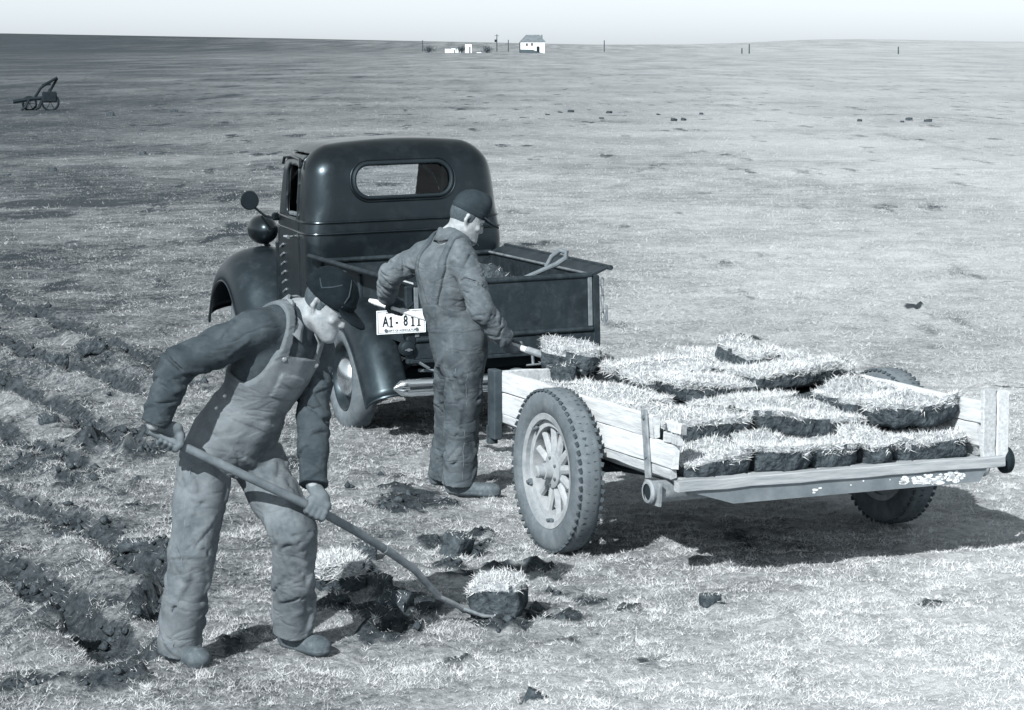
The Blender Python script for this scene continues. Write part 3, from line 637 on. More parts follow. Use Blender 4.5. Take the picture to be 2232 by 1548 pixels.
# fenders: lofted crowned sheet with a rolled edge
def fender(path, prof, name, m, side=-1, off=0.0):
    pts = np.array(path, float); n = len(pts); V = []; F = []
    # resample smoothly
    t = np.r_[0, np.cumsum(np.hypot(*np.diff(pts, axis=0).T))]; tt = np.linspace(0, t[-1], 34); P = np.stack([np.interp(tt, t, pts[:, 0]), np.interp(tt, t, pts[:, 1])], 1)
    for _ in range(3): P[1:-1] = P[1:-1]*.5+.25*(P[:-2]+P[2:])
    Tn = np.gradient(P, axis=0); Tn /= np.linalg.norm(Tn, axis=1)[:, None]; Nn = np.stack([-Tn[:, 1], Tn[:, 0]], 1); s = np.sign(Nn[len(P)//2, 1]); Nn *= s
    pr = np.array(prof, float); tp = np.r_[0, np.cumsum(np.hypot(*np.diff(pr, axis=0).T))]; q = np.linspace(0, tp[-1], 22); R = np.stack([np.interp(q, tp, pr[:, 0]), np.interp(q, tp, pr[:, 1])], 1)
    for _ in range(2): R[1:-1] = R[1:-1]*.5+.25*(R[:-2]+R[2:])
    m_ = len(R)
    for i in range(len(P)):
        for j in range(m_): V.append((side*R[j, 0]+off, P[i, 0]+Nn[i, 0]*R[j, 1], P[i, 1]+Nn[i, 1]*R[j, 1]))
    for i in range(len(P)-1):
        for j in range(m_-1): F.append((i*m_+j, i*m_+j+1, (i+1)*m_+j+1, (i+1)*m_+j))
    o = MB().add(V, F).build(name, MAT[m], truck, smooth=True, ang=60); mod(o, 'SOLIDIFY', thickness=.006, offset=0)
    edge = [V[i*m_+m_-1] for i in range(len(P))]; b = MB().tube(edge, .010, 6).tube([V[j] for j in range(m_)], .010, 6).tube([V[(len(P)-1)*m_+j] for j in range(m_)], .010, 6); b.build('rolled_edge', MAT[m], o, smooth=True)
    return o
FP = [(1.80, .36), (1.98, .42), (2.18, .60), (2.36, .82), (2.56, .96), (2.80, 1.01), (3.05, .97), (3.28, .84), (3.44, .64), (3.50, .5)]
FR = [(.36, -.10), (.42, -.02), (.52, .02), (.64, .02), (.76, -.01), (.85, -.06), (.905, -.14), (.915, -.23)]
RP = [(.66, .36), (.56, .48), (.42, .70), (.20, .86), (-.04, .90), (-.28, .85), (-.50, .71), (-.66, .53), (-.76, .40), (-.80, .335)]
RR = [(.60, .0), (.66, .0), (.72, -.004), (.78, -.028), (.825, -.07), (.848, -.12), (.852, -.165)]
for sd in (-1, 1):
    fender(FP, FR, 'front_fender', 'fender', sd, -.03); fender(RP, RR, 'rear_fender', 'fender', sd, -.03)
    T(MB().box((sd*.76-.03, 1.23, .37), (.24, 1.16, .03), bev=.01).box((sd*.65-.03, 1.23, .46), (.02, 1.16, .17)), 'running_board', 'under')
# wheels
def tyre_prof(R, w, rim):
    h = w/2; return [(-h*.62, rim), (-h*.9, rim+.02), (-h, rim+(R-rim)*.45), (-h*.92, R-.035), (-h*.75, R-.012), (-h*.4, R), (h*.4, R), (h*.75, R-.012), (h*.92, R-.035), (h, rim+(R-rim)*.45), (h*.9, rim+.02), (h*.62, rim)]
def truck_wheel(x, y, sd):
    w_ = thing.__globals__['bpy'].data.objects.new('wheel', None); C.objects.link(w_); w_.parent = truck; w_.location = (x, y, .365)
    MB().lathe(tyre_prof(.368, .165, .225), n=48).build('tyre', MAT['rubber_dust'], w_, smooth=True, ang=50)
    s = sd; MB().lathe([(s*.05, .235), (s*.068, .228), (s*.06, .215), (s*.03, .205), (s*.012, .19), (s*.02, .15), (s*.03, .12), (s*.0, .05), (-s*.04, .235)], n=40).build('rim', MAT['fender'], w_, smooth=True, ang=60)
    MB().lathe([(s*.018, .138), (s*.045, .132), (s*.066, .11), (s*.082, .075), (s*.09, .035), (s*.092, .001)], n=36).build('hubcap', MAT['hubcap'], w_, smooth=True, ang=60)
for sd in (-1, 1): truck_wheel(sd*.745-.03, 0, sd); truck_wheel(sd*.70-.03, 2.84, sd)
# chassis, axle, springs
mb = MB()
for sd in (-1, 1): mb.box((sd*.42-.03, 1.0, .56), (.07, 4.3, .12)); mb.tube([(sd*.5-.03, -.75, .58), (sd*.5-.03, -.3, .44), (sd*.5-.03, 0, .42), (sd*.5-.03, .35, .46), (sd*.5-.03, .6, .56)], .03, 6)
mb.tube([(-.7, 0, .36), (.64, 0, .36)], .045, 10).lathe([(-.13, .02), (-.1, .11), (0, .15), (.1, .11), (.13, .02)], (-.03, 0, .36), 'x', 16).box((-.03, -.75, .52), (.9, .08, .1)).tube([(-.03, 0, .38), (-.03, 2.2, .5)], .04, 8)
mb.box((-.03, 2.9, .6), (.6, .7, .4)); T(mb, 'chassis', 'under', smooth=False)
T(MB().lathe([(-.32, .02), (-.3, .14), (.3, .14), (.32, .02)], (-.03, -.52, .58), 'x', 18), 'fuel_tank', 'under')
# cargo bed
T(MB().box((-.03, .02, .685), (1.22, 1.90, .03)), 'bed_floor', 'bed', smooth=False)
for sd in (-1, 1):
    b = T(MB().prism([(0, 0), (.018, 0), (.018, .38), (.125, .425), (.125, .437), (-.004, .392)], 0, -1.94, ((sd*.612-.03, .985 if sd < 0 else -.955, .665), (sd, 0, 0), (0, 0, 1))), 'bed_side', 'bed', smooth=False)
    T(MB().tube([(sd*.738-.03, -.985, 1.095), (sd*.738-.03, .985, 1.095)], .0165, 10), 'rail_roll', 'bed', b)
    T(MB().tube([(sd*.600-.03, -.95, 1.0575), (sd*.600-.03, .97, 1.0575)], .009, 6), 'rail_edge', 'rail_bright' if sd < 0 else 'rail', b)
    for y in (-.45, .1, .6): T(MB().box((sd*.64-.03, y, .87), (.03, .05, .33), bev=.008), 'side_brace', 'bed', b)
T(MB().box((-.03, .985, .86), (1.22, .02, .38)), 'bed_front', 'bed', smooth=False)
T(MB().tube([(-.65, .975, 1.055), (.59, .975, 1.055)], .018, 10), 'front_roll', 'bed')
TG = T(MB().box((-.03, -.955, .875), (1.225, .016, .335)), 'tailgate', 'bed', smooth=False)
T(MB().tube([(-.635, -.957, 1.052), (.58, -.957, 1.052)], .0195, 12), 'top_roll', 'bed', TG)
T(MB().tube([(-.635, -.962, .702), (.58, -.962, .702)], .017, 12), 'hinge_rod', 'bed', TG)
for sd in (-1, 1): T(MB().box((sd*.595-.03, -.967, .88), (.030, .012, .32), bev=.004), 'edge_strap', 'rail', TG)
T(MB().box((-.03, -.952, .63), (1.30, .02, .105), bev=.004), 'rear_sill', 'bed', smooth=False)
T(MB().box((-.03, -.945, .565), (1.28, .05, .025), bev=.004), 'sill_lip', 'bed', smooth=False)
for sd in (-1, 1):
    T(MB().box((sd*.640-.03, -.945, .80), (.05, .045, .50), bev=.008), 'corner_post', 'bed')
    if sd < 0: continue
    pts = [(sd*.665-.03, -.96, 1.03), (sd*.672-.03, -.972, .97), (sd*.675-.03, -.978, .90)]
    for k in range(5):                   # chain links hanging from the corner hook
        z = 1.03-.055*k; a = k % 2; dx, dy = ((.011, 0), (0, .011))[a]
        T(MB().tube([(sd*.678-.03+dx*math.cos(t), -.975+dy*math.cos(t), z-.028+.033*math.sin(t)) for t in np.linspace(0, 2*math.pi, 13)], .0045, 5, caps=False), 'chain_link', 'rail')
    T(MB().tube([(sd*.684-.03, -.98, .78), (sd*.69-.03, -.985, .72), (sd*.70-.03, -.985, .76), (sd*.702-.03, -.985, .85)], [.008, .012, .010, .007], 8), 'tailgate_hook', 'rail')
# bumper: a long chrome blade with a dark groove
xs_ = np.linspace(-.84, .78, 34); V = []; F = []
prof = [(.02, -.056), (-.012, -.054), (-.026, -.042), (-.030, -.02), (-.028, -.008), (-.020, -.005), (-.020, .005), (-.028, .008), (-.030, .02), (-.026, .042), (-.012, .054), (.02, .056)]
for x in xs_:
    t = (x+.03)/.81; e = math.sqrt(max(0, 1-max(0, (abs(t)-.88)/.12)**2)); yb = -1.17+.05*t*t
    for a, b in prof: V.append((x, yb+a*(.35+.65*e), .425+b*max(e, .12)))
m_ = len(prof)
for i in range(len(xs_)-1):
    for j in range(m_): F.append((i*m_+j, i*m_+(j+1) % m_, (i+1)*m_+(j+1) % m_, (i+1)*m_+j))
F += [tuple(range(m_)), tuple((len(xs_)-1)*m_+j for j in range(m_))]
bump = MB().add(V, F).build('bumper', MAT['chrome'], truck, smooth=True, ang=40)
T(MB().tube([(x, -1.191+.05*((x+.03)/.81)**2, .425) for x in xs_[2:-2]], .0052, 6), 'groove_stripe', 'gasket', bump)
for sd in (-1, 1): T(MB().box((sd*.40-.03, -.93, .45), (.05, .40, .05)), 'bumper_bracket', 'under', smooth=False)
T(MB().box((-.03, -1.12, .36), (.12, .22, .03), bev=.008).tube([(-.03, -1.17, .37), (-.03, -1.17, .45)], [.018, .026], 10), 'tow_hitch', 'iron', smooth=False)
T(MB().tube([(.15, -.98, .56), (.15, -.99, .50)], .010, 6).tube([(.10, -1.0, .497), (.24, -1.0, .50)], .007, 6), 'step_bracket', 'rail')
# licence plate on its bracket, tail lamp with emblem
def plate():
    o = bpy.data.objects.new('licence_plate', None); C.objects.link(o); o.parent = truck; o.location = (-.735, -.985, .83); o.rotation_euler = (0, math.radians(.6), 0)
    def P(mb, n, m): return mb.build(n, MAT[m], o, smooth=False)
    P(MB().box((0, 0, 0), (.325, .003, .150), bev=.001), 'plate_sheet', 'plate')
    mb = MB()
    for z in (-.072, .072): mb.box((0, -.0025, z), (.322, .003, .005))
    for x in (-.159, .159): mb.box((x, -.0025, 0), (.005, .003, .139))
    P(mb, 'plate_rim', 'plate'); mb = MB()
    for z in (-.0672, .0672): mb.box((0, -.002, z), (.308, .0015, .0018))
    for x in (-.1535, .1535): mb.box((x, -.002, 0), (.0018, .0015, .1326))
    P(mb, 'rim_line', 'plate_ink')
    def text(s, x, z, size, sx, m, n):
        cu = bpy.data.curves.new('glyph', 'FONT'); cu.body = s; cu.size = size; cu.extrude = .0007; cu.offset = .0016 if size > .04 else 0; cu.align_x = 'CENTER'; cu.align_y = 'CENTER'
        t = bpy.data.objects.new('glyph', cu); C.objects.link(t); dg = bpy.context.evaluated_depsgraph_get(); me = bpy.data.meshes.new_from_object(t.evaluated_get(dg)); bpy.data.objects.remove(t)
        ob = bpy.data.objects.new(n, me); C.objects.link(ob); me.materials.clear(); me.materials.append(MAT[m]); ob.parent = o; ob.location = (x, -.0035, z); ob.rotation_euler = (math.pi/2, 0, 0); ob.scale = (sx, 1, 1); return ob
    for ch, x in (('A', -.105), ('-', -.030), ('8', .028)): text(ch, x, .002, .092, .62, 'plate_ink', 'plate_character')
    for x in (-.068, .076, .116):        # slab figures one
        mb = MB().box((x, -.0035, .002), (.009, .002, .066)).box((x, -.0035, -.029), (.024, .002, .006)).prism([(-.013, .020), (-.004, .020), (.004, .035), (-.003, .035)], 0, .002, ((x, -.003, 0), (1, 0, 0), (0, 0, 1))); P(mb, 'plate_character', 'plate_ink')
    text("DEP'T OF AGRICULTURE", .005, -.0545, .0185, .98, 'plate_worn', 'plate_legend')
    for x in (-.103, .103): MB().lathe([(-.006, .0005), (-.006, .010), (0, .011)], (x, -.001, -.052), 'y', 8).build('plate_bolt', MAT['iron'], o)
    for x in (-.09, .09): P(MB().box((x, -.0022, .0585), (.022, .002, .004)), 'plate_slot', 'plate_ink')
plate()
T(MB().box((-.66, -.955, .80), (.05, .03, .26), bev=.006).box((-.60, -.90, .72), (.16, .12, .04), bev=.006).tube([(-.70, -.97, .90), (-.60, -.95, .97)], .012, 6), 'plate_bracket', 'under', smooth=False)
lamp = T(MB().lathe([(-.03, .001), (-.028, .03), (-.02, .046), (0, .052), (.03, .05), (.07, .03)], (-.695, -.97, .655), 'y', 24), 'tail_lamp', 'gasket'); lamp.scale = (1, 1, 1)
T(MB().prism([(-.026, -.004), (-.011, -.004), (-.008, -.009), (.011, -.009), (.008, -.004), (.026, -.004), (.022, .004), (.008, .004), (.011, .009), (-.008, .009), (-.011, .004), (-.022, .004)], 0, .003, ((-.695, -1.0015, .648), (1, 0, 0), (0, 0, 1))), 'bow_tie_emblem', 'rail', lamp, smooth=False)
T(MB().tube([(-.52, -.99, .80), (-.42, -.985, .845)], .010, 6), 'lamp_arm', 'rail')
T(MB().lathe([(0, .03), (.04, .035), (.05, .028), (.06, .002)], (-.45, -.99, .63), 'z', 16), 'hitch_pin', 'iron_light')
T(MB().tube([(-.62, -.98, .56), (-.56, -1.0, .52)], .010, 6).tube([(-.60, -.9, .50), (-.47, -1.0, .50), (-.47, -1.0, .62)], .012, 6), 'tow_rod', 'iron')
# headlamp pod, mirror
for sd in (-1, 1):
    T(MB().lathe([(-.16, .001), (-.155, .03), (-.13, .065), (-.08, .095), (-.02, .112), (.05, .116), (.085, .108), (.09, .1)], (sd*.575-.02, 2.86, 1.145), 'y', 32).tube([(sd*.575-.02, 2.86, 1.06), (sd*.50-.02, 2.86, .95)], .02), 'headlamp', 'paint')
mir = T(MB().lathe([(-.008, .001), (-.008, .066), (.004, .072), (.016, .066), (.028, .03), (.03, .001)], (-.885, 2.13, 1.425), 'y', 32), 'wing_mirror', 'paint')
T(MB().lathe([(-.0095, .001), (-.0095, .064)], (-.885, 2.13, 1.425), 'y', 32), 'mirror_glass', 'gasket', mir)
T(MB().tube([(-.855, 2.135, 1.375), (-.77, 2.14, 1.305), (-.67, 2.12, 1.275)], .010, 8).box((-.70, 2.11, 1.30), (.05, .05, .06), bev=.012).tube([(-.80, 2.14, 1.305), (-.735, 2.15, 1.21)], .008, 6), 'mirror_arm', 'paint', mir)
# things lying in the cargo bed
def tw(p):                               # truck-local point to world
    M = Matrix.LocRotScale(truck.location, truck.rotation_euler, None); return M @ Vector(p)
q = tw((.0, -.60, .70)); sod('earth_clod', 'dark lump of earth lying in the truck\'s cargo bed behind the tailgate', .30, .24, .36, q, .4, 31, blades=160, cat='clod', round_=.9)
spade = thing('spade', 'spade lying in the truck bed, its D-grip handle over the tailgate', 'spade', tw((0, 0, .70)), TYAW)
def SP(mb, n, m, sm=True): return mb.build(n, MAT[m], spade, smooth=sm)
h0, h1 = np.array([-.20, -.46, .12]), np.array([.295, -.935, .425]); dv = unit(h1-h0)
SP(MB().tube([h0, h1], .0165, 10), 'shaft', 'handle'); up = unit(np.cross(dv, [1, .2, .1])); up = np.array([.35, -.1, .93]); up = unit(up-dv*(up@dv))
e1 = h1+dv*.02; SP(MB().tube([h1, h1+dv*.05+up*.0, h1+dv*.12+up*.012, h1+dv*.135+up*.045, h1+dv*.10+up*.075, h1+dv*.03+up*.06, h1+dv*-.03+up*.012], [.017, .018, .018, .019, .018, .017, .014], 10), 'grip', 'handle')
SP(MB().box((-.30, -.34, .06), (.20, .28, .012), rot=Matrix.Rotation(.25, 3, 'X') @ Matrix.Rotation(.8, 3, 'Z'), bev=.004).tube([(-.26, -.40, .085), h0], .018), 'blade', 'steel')
# ------------------------------------------------------------------ the trailer (local: x right, y forward, origin on the ground below its left rear deck corner)
RYAW = math.radians(24.0); RO = Vector((.823, 11.622, 0))
trailer = thing('trailer', 'homemade wooden flat trailer on spoked wheels, loaded with cut sod', 'trailer', RO, RYAW)
def R_(mb, name, m, parent=None, smooth=False, ang=35): return mb.build(name, MAT[m], parent or trailer, smooth=smooth, ang=ang)
def tl(p): return RO + Matrix.Rotation(RYAW, 3, 'Z') @ Vector(p)
WT = 1.66; LT = 2.12
def board(c, d, name, m, parent=None, jag=0.0, seed=0):       # weathered plank, long axis y (or x), with worn edges and split ends
    r = np.random.default_rng(seed); c = np.array(c, float); d = np.array(d, float); ax = int(np.argmax(d)); n = 15; o1, o2 = [k for k in range(3) if k != ax]
    V = []; F = []; ring = [(-1, -.8), (-.8, -1), (.8, -1), (1, -.8), (1, .8), (.8, 1), (-.8, 1), (-1, .8)]; b = .004
    for i in range(n):
        t = i/(n-1)-.5; w1, w2 = r.normal(0, .0013, 2)
        for a, e in ring:
            p = np.zeros(3); p[ax] = t*d[ax]; sa = np.sign(a)*(d[o1]/2-(b if abs(a) < 1 else 0)); se = np.sign(e)*(d[o2]/2-(b if abs(e) < 1 else 0)); p[o1] = sa+w1+r.normal(0, .0007); p[o2] = se+w2+r.normal(0, .0010)
            if i in (0, n-1) and jag: p[ax] += np.sign(t)*-abs(r.normal(0, jag))
            V.append(c+p)
    for i in range(n-1):
        for k in range(8): F.append((i*8+k, i*8+(k+1) % 8, (i+1)*8+(k+1) % 8, (i+1)*8+k))
    F += [tuple(range(8)), tuple((n-1)*8+k for k in range(8))]
    return R_(MB().add(V, F), name, m, parent, smooth=True, ang=30)
deck = R_(MB().box((WT/2, LT/2, .488), (WT-.06, LT-.06, .012)), 'deck_frame', 'wood_dark')
for k in range(9): board((.09+k*.185, LT/2, .511), (.176, LT, .030), 'deck_plank', 'deck', deck, .004, 200+k)
board((WT/2, -.028, .513), (WT+.16, .052, .052), 'rear_sill', 'deck', None, .004, 220)
rb = R_(MB().prism([(-.02, .486), (.22, .412), (1.60, .419), (1.64, .486)], 0, .07, ((0, .03, 0), (1, 0, 0), (0, 0, 1))), 'rear_beam', 'beam')
rr = np.random.default_rng(5)
def chip(x, z, w_, h_):                  # flake of old white paint, a millimetre proud of the beam
    n = 9; pts = [(w_/2*math.cos(2*math.pi*k/n)*rr.uniform(.55, 1.1), h_/2*math.sin(2*math.pi*k/n)*rr.uniform(.55, 1.1)) for k in range(n)]
    R_(MB().prism(pts, .0702, .0712, ((x, .03, z), (1, 0, 0), (0, 0, 1))), 'paint_flake', 'beam_peel', rb)
for k in range(60): chip(rr.uniform(1.15, 1.50), rr.uniform(.430, .476), rr.uniform(.015, .06), rr.uniform(.010, .026))
for x, z, w_, h_ in ((.66, .445, .04, .016), (.69, .452, .03, .01), (.655, .432, .02, .008), (.93, .47, .012, .008), (.86, .455, .01, .008), (1.08, .465, .008, .006)): chip(x, z, w_, h_)
# side boards: two planks each side over a bottom rail, the left upper plank broken at the tail
for x, s in ((-.020, 0), (WT+.020, 1)):
    board((x, LT/2+.06, .545), (.034, LT-.10, .046), 'side_rail', 'wood2', None, .006, 230+s)
    board((x-(.004 if s == 0 else -.004), LT/2+.045, .629), (.034, LT-.06, .115), 'side_board', 'wood', None, .012, 232+s)
    if s == 0:
        board((x-.002, LT/2+.14, .744), (.034, LT-.28, .108), 'side_board', 'wood', None, .012, 234); board((x-.001, .085, .770), (.032, .165, .05), 'board_splinter', 'wood', None, .016, 236); board((x-.003, .11, .716), (.033, .15, .048), 'board_splinter', 'wood2', None, .012, 237)
    else: board((x, LT/2+.02, .744), (.034, LT-.04, .108), 'side_board', 'wood', None, .012, 235)
board((WT/2, LT+.02, .66), (WT, .034, .27), 'front_board', 'wood2', None, .004, 240)
R_(MB().box((-.062, LT-.01, .62), (.05, .095, .38), bev=.006).box((-.062, LT+.03, .45), (.05, .05, .10), bev=.004), 'front_stake', 'wood_dark')
R_(MB().box((WT+.08, LT-.01, .62), (.05, .095, .38), bev=.006), 'front_stake', 'wood_dark')
# strap iron and cross pipe at the tail
strap = MB().box((-.050, .335, .66), (.010, .056, .33), rot=Matrix.Rotation(math.radians(-9), 3, 'X'), bev=.002); R_(strap, 'strap_iron', 'iron_light')
for z in (.785, .60): R_(MB().lathe([(-.012, .001), (-.010, .011), (0, .013)], (-.052, .335-.02*(.66-z)/.16, z), 'x', 8), 'strap_bolt', 'iron')
def pipe(x0, x1, y, z, r, name): 
    return R_(MB().lathe([(x0, r-.012), (x0, r), (x0+.012, r+.006), (x0+.03, r), (x1-.03, r), (x1-.012, r+.006), (x1, r), (x1, r-.012), (x1-.12, r-.013)][0:8], (0, y, z), 'x', 28), name, 'iron_light', smooth=True)
pipe(-.115, WT+.13, .20, .452, .052, 'cross_pipe')
for sx in (0, 1):
    x = -.108 if sx == 0 else WT+.10
    R_(MB().lathe([(x, .001), (x, .038)], (0, .20, .452), 'x', 24), 'pipe_bore', 'dark'); 
R_(MB().prism([(-.04, .39), (.09, .39), (.13, .43), (.11, .50), (-.05, .50)], 0, .012, ((-.085, .20-.03, 0), (0, 1, 0), (0, 0, 1))), 'pipe_bracket', 'iron_light')
R_(MB().lathe([(WT+.10, .001), (WT+.10, .048), (WT+.115, .066), (WT+.14, .066), (WT+.15, .05), (WT+.15, .001)], (0, .02, .505), 'x', 28), 'end_ring', 'under', smooth=True)
post = board((WT+.005, -.005, .69), (.075, .030, .36), 'tail_stake', 'wood2', None, .004, 250); board((WT+.083, -.005, .68), (.070, .032, .36), 'tail_stake', 'wood', None, .004, 251)
# running gear
def trailer_wheel(x, sd):
    w_ = bpy.data.objects.new('wheel', None); C.objects.link(w_); w_.parent = trailer; w_.location = (x, 1.13, .415); s = sd
    ty = MB().lathe(tyre_prof(.420, .150, .285), n=64).build('tyre', MAT['rubber_dust'], w_, smooth=True, ang=50)
    mb = MB(); n = 58                    # tread lugs: two staggered shoulder rows and a zigzag centre
    for k in range(n):
        t = 2*math.pi*k/n
        for row, (xx, dt, wd, sk) in enumerate(((-.052, 0, .034, .35), (.052, .5, .034, -.35), (-.018, .5, .020, -.5), (.018, 0, .020, .5))):
            a = t+dt*2*math.pi/n; rad = .4135 if row > 1 else .4050; R3 = Matrix.Rotation(-a, 3, 'X') @ Matrix.Rotation(sk, 3, 'Z') @ (Matrix.Rotation((.38 if xx < 0 else -.38) if row < 2 else 0, 3, 'Y'))
            mb.box((xx, rad*math.sin(a), rad*math.cos(a)), (wd, .023, .012), rot=R3)
    tr_ = mb.build('tread', MAT['rubber'], ty)
    MB().lathe([(-.055, .262), (-.06, .292), (-.045, .300), (-.03, .288), (.03, .288), (.045, .300), (.06, .292), (.055, .262), (-.055, .262)], n=56).build('rim', MAT['rim'], w_, smooth=True, ang=40)
    MB().lathe([(-.030, .225), (-.030, .262), (.030, .262), (.030, .225), (-.030, .225)], n=48).build('felloe', MAT['spoke'], w_, smooth=True, ang=40)
    for k in range(12):
        a = 2*math.pi*(k+.3)/12; d = np.array([0, math.sin(a), math.cos(a)])
        MB().tube([d*.06, d*.10, d*.16, d*.205, d*.235], [.025, .026, .023, .021, .022], 8, flat=((1, 0, 0), .85)).build('spoke', MAT['spoke'], w_, smooth=True)
    hub = MB().lathe([(-s*.03, .02), (-s*.03, .085), (s*.028, .088), (s*.034, .075), (s*.04, .046), (s*.075, .042), (s*.078, .034), (s*.110, .032), (s*.118, .024), (s*.118, .001)], n=28).build('hub', MAT['rim'], w_, smooth=True, ang=35)
    for k in range(6):
        a = 2*math.pi*k/6; MB().lathe([(s*.030, .008), (s*.044, .008), (s*.044, .001)], (0, .066*math.sin(a), .066*math.cos(a)), 'x', 6).build('hub_bolt', MAT['iron'], hub)
    for k in range(5):
        a = 2*math.pi*(k+.55)/5; MB().box((s*.038, .258*math.sin(a), .258*math.cos(a)), (.022, .034, .03), rot=Matrix.Rotation(-a, 3, 'X'), bev=.004).lathe([(s*.04, .009), (s*.062, .009), (s*.062, .001)], (0, .25*math.sin(a), .25*math.cos(a)), 'x', 6).build('rim_lug', MAT['iron'], w_)
    MB().lathe([(-s*.035, .02), (-s*.035, .15), (-s*.09, .15), (-s*.09, .02)], n=28).build('brake_drum', MAT['under'], w_, smooth=True, ang=35)
trailer_wheel(-.150, -1); trailer_wheel(WT+.150, 1)
R_(MB().tube([(-.08, 1.13, .415), (WT+.08, 1.13, .415)], .03, 10), 'axle', 'under')
for x in (.12, WT-.12): R_(MB().tube([(x, .58, .47), (x, .88, .445), (x, 1.13, .455), (x, 1.38, .445), (x, 1.68, .47)], .022, 6, flat=((1, 0, 0), 1.4)), 'leaf_spring', 'under')
hw = tw((-.03, -1.17, .46)); hl = Matrix.Rotation(-RYAW, 3, 'Z') @ (hw-RO)
R_(MB().tube([(.25, LT-.1, .465), tuple(hl)], .035, 8).tube([(WT-.25, LT-.1, .465), tuple(hl)], .035, 8).lathe([(-.04, .02), (-.02, .05), (.04, .045), (.05, .01)], tuple(hl), 'z', 14), 'tongue', 'iron')

# the load: slabs of sod in three tiers
P_, F_ = sod_arrays(1.56, 1.66, .10, 77, .1, (22, 22, 4)); fill = mesh_np('soil_fill', P_, F_, MAT['soil'], loc=tl((.83, 1.27, .530))); fill.rotation_euler = (0, 0, RYAW); tag(fill, 'loose dark earth and buried sod under the trailer load', 'soil', kind='stuff')
P_, F_ = sod_arrays(1.06, 1.02, .11, 78, .1, (18, 16, 4)); fill = mesh_np('soil_fill', P_, F_, MAT['soil'], loc=tl((1.08, 1.57, .628))); fill.rotation_euler = (0, 0, RYAW); tag(fill, 'dark earth packed beneath the top tier of sods', 'soil', kind='stuff')
G2 = 'sods stacked on the trailer'
LOAD = [  # x, y, z, length across, depth, thickness, turn, tilt, label
    (.215, .245, .527, .37, .33, .110, .02, (0, 0), 'sod slab in the tail row of the trailer, nearest the broken side board'),
    (.560, .240, .527, .31, .32, .108, -.02, (0, .02), 'second sod slab of the tail row counted from the spoked wheel side'),
    (.855, .250, .527, .27, .33, .112, .03, (0, 0), 'middle sod slab of the tail row, left of the short dark one'),
    (1.095, .225, .527, .20, .30, .122, .06, (.05, 0), 'short dark-faced sod block in the tail row with a gap beside it'),
    (1.425, .255, .527, .43, .34, .110, -.03, (0, -.02), 'long sod slab in the tail row beside the upright tail stakes'),
    (.315, .575, .634, .53, .36, .112, .03, (.03, .02), 'second-tier sod slab with a dark face above the broken side board'),
    (.905, .550, .634, .62, .38, .118, -.04, (.05, .03), 'widest sod slab of the second tier, sagging over the tail row'),
    (1.440, .360, .648, .40, .34, .105, .02, (0, -.03), 'second-tier sod slab at the right, behind the tail stakes'),
    (.300, .930, .634, .48, .34, .115, -.05, (0, .04), 'sod slab behind the strap iron along the left side board'),
    (.800, .930, .634, .50, .34, .112, .05, (.02, 0), 'sod slab lying in the centre of the load, pale grass all over'),
    (1.380, .740, .634, .42, .36, .105, .08, (0, 0), 'sod slab right of the load\'s centre below the dark ledge'),
    (1.545, .860, .634, .17, .18, .130, .5, (.1, .1), 'small dark round sod lump near the right side board'),
    (1.520, 1.06, .640, .18, .16, .150, .2, (-.1, .1), 'upright dark sod lump at the end of the ledge on the right'),
    (.255, 1.250, .640, .46, .32, .150, .06, (.06, 0), 'thick sod slab above the trailer tyre with a dark ragged face'),
    (.760, 1.220, .742, .44, .34, .092, -.03, (0, .02), 'top-tier sod slab in the middle with a low dark edge'),
    (1.230, 1.210, .742, .52, .34, .100, -.02, (.03, 0), 'top-tier sod slab on the right whose broken dark face makes a ledge'),
    (.220, 1.570, .634, .40, .33, .130, -.08, (.08, .03), 'tilted sod slab just below the clod on the lifted shovel'),
    (.740, 1.580, .742, .44, .33, .100, .04, (0, 0), 'top-tier sod slab just in front of the rolled sod'),
    (1.180, 1.580, .742, .46, .34, .092, .02, (0, -.03), 'top-tier sod slab beside the far side board, right of the rolled sod'),
    (.220, 1.910, .630, .40, .30, .115, .05, (.1, 0), 'sod slab at the front left corner of the trailer'),
    (.760, 1.920, .742, .44, .30, .100, -.04, (0, 0), 'sod slab at the front of the trailer behind the rolled sod'),
    (1.220, 1.920, .735, .48, .30, .090, .03, (0, 0), 'farthest sod slab in the front right corner of the trailer'),
    (1.500, 1.340, .700, .26, .38, .110, .04, (0, -.06), 'sod slab against the far side board midway along the trailer'),
    (1.500, 1.740, .695, .26, .40, .115, -.05, (0, -.05), 'sod slab against the far side board near the trailer front'),
    (1.22, 1.640, .775, .24, .30, .115, .1, (.12, 0), 'rolled dark sod end standing highest on the load')]
rl = np.random.default_rng(19)
for i, (x, y, z, L, W, Tk, rz, tilt, lab) in enumerate(LOAD):
    L *= rl.uniform(1.0, 1.12); W *= rl.uniform(1.0, 1.14); Tk *= rl.uniform(.9, 1.3); rz += rl.normal(0, .07); tilt = (tilt[0]+rl.normal(0, .05), tilt[1]+rl.normal(0, .05)); y += rl.normal(0, .02); z += (.035 if x > 1.1 and z > .6 else 0) - .012
    sod('cut_sod', lab, L, W, Tk, tl((x, y, z)), RYAW+rz, 300+i, tilt, int(22000*L*W)+400, group=G2, shade=.95, lenk=1.0, ragged=.042, round_=.35 if L > .22 else .9)
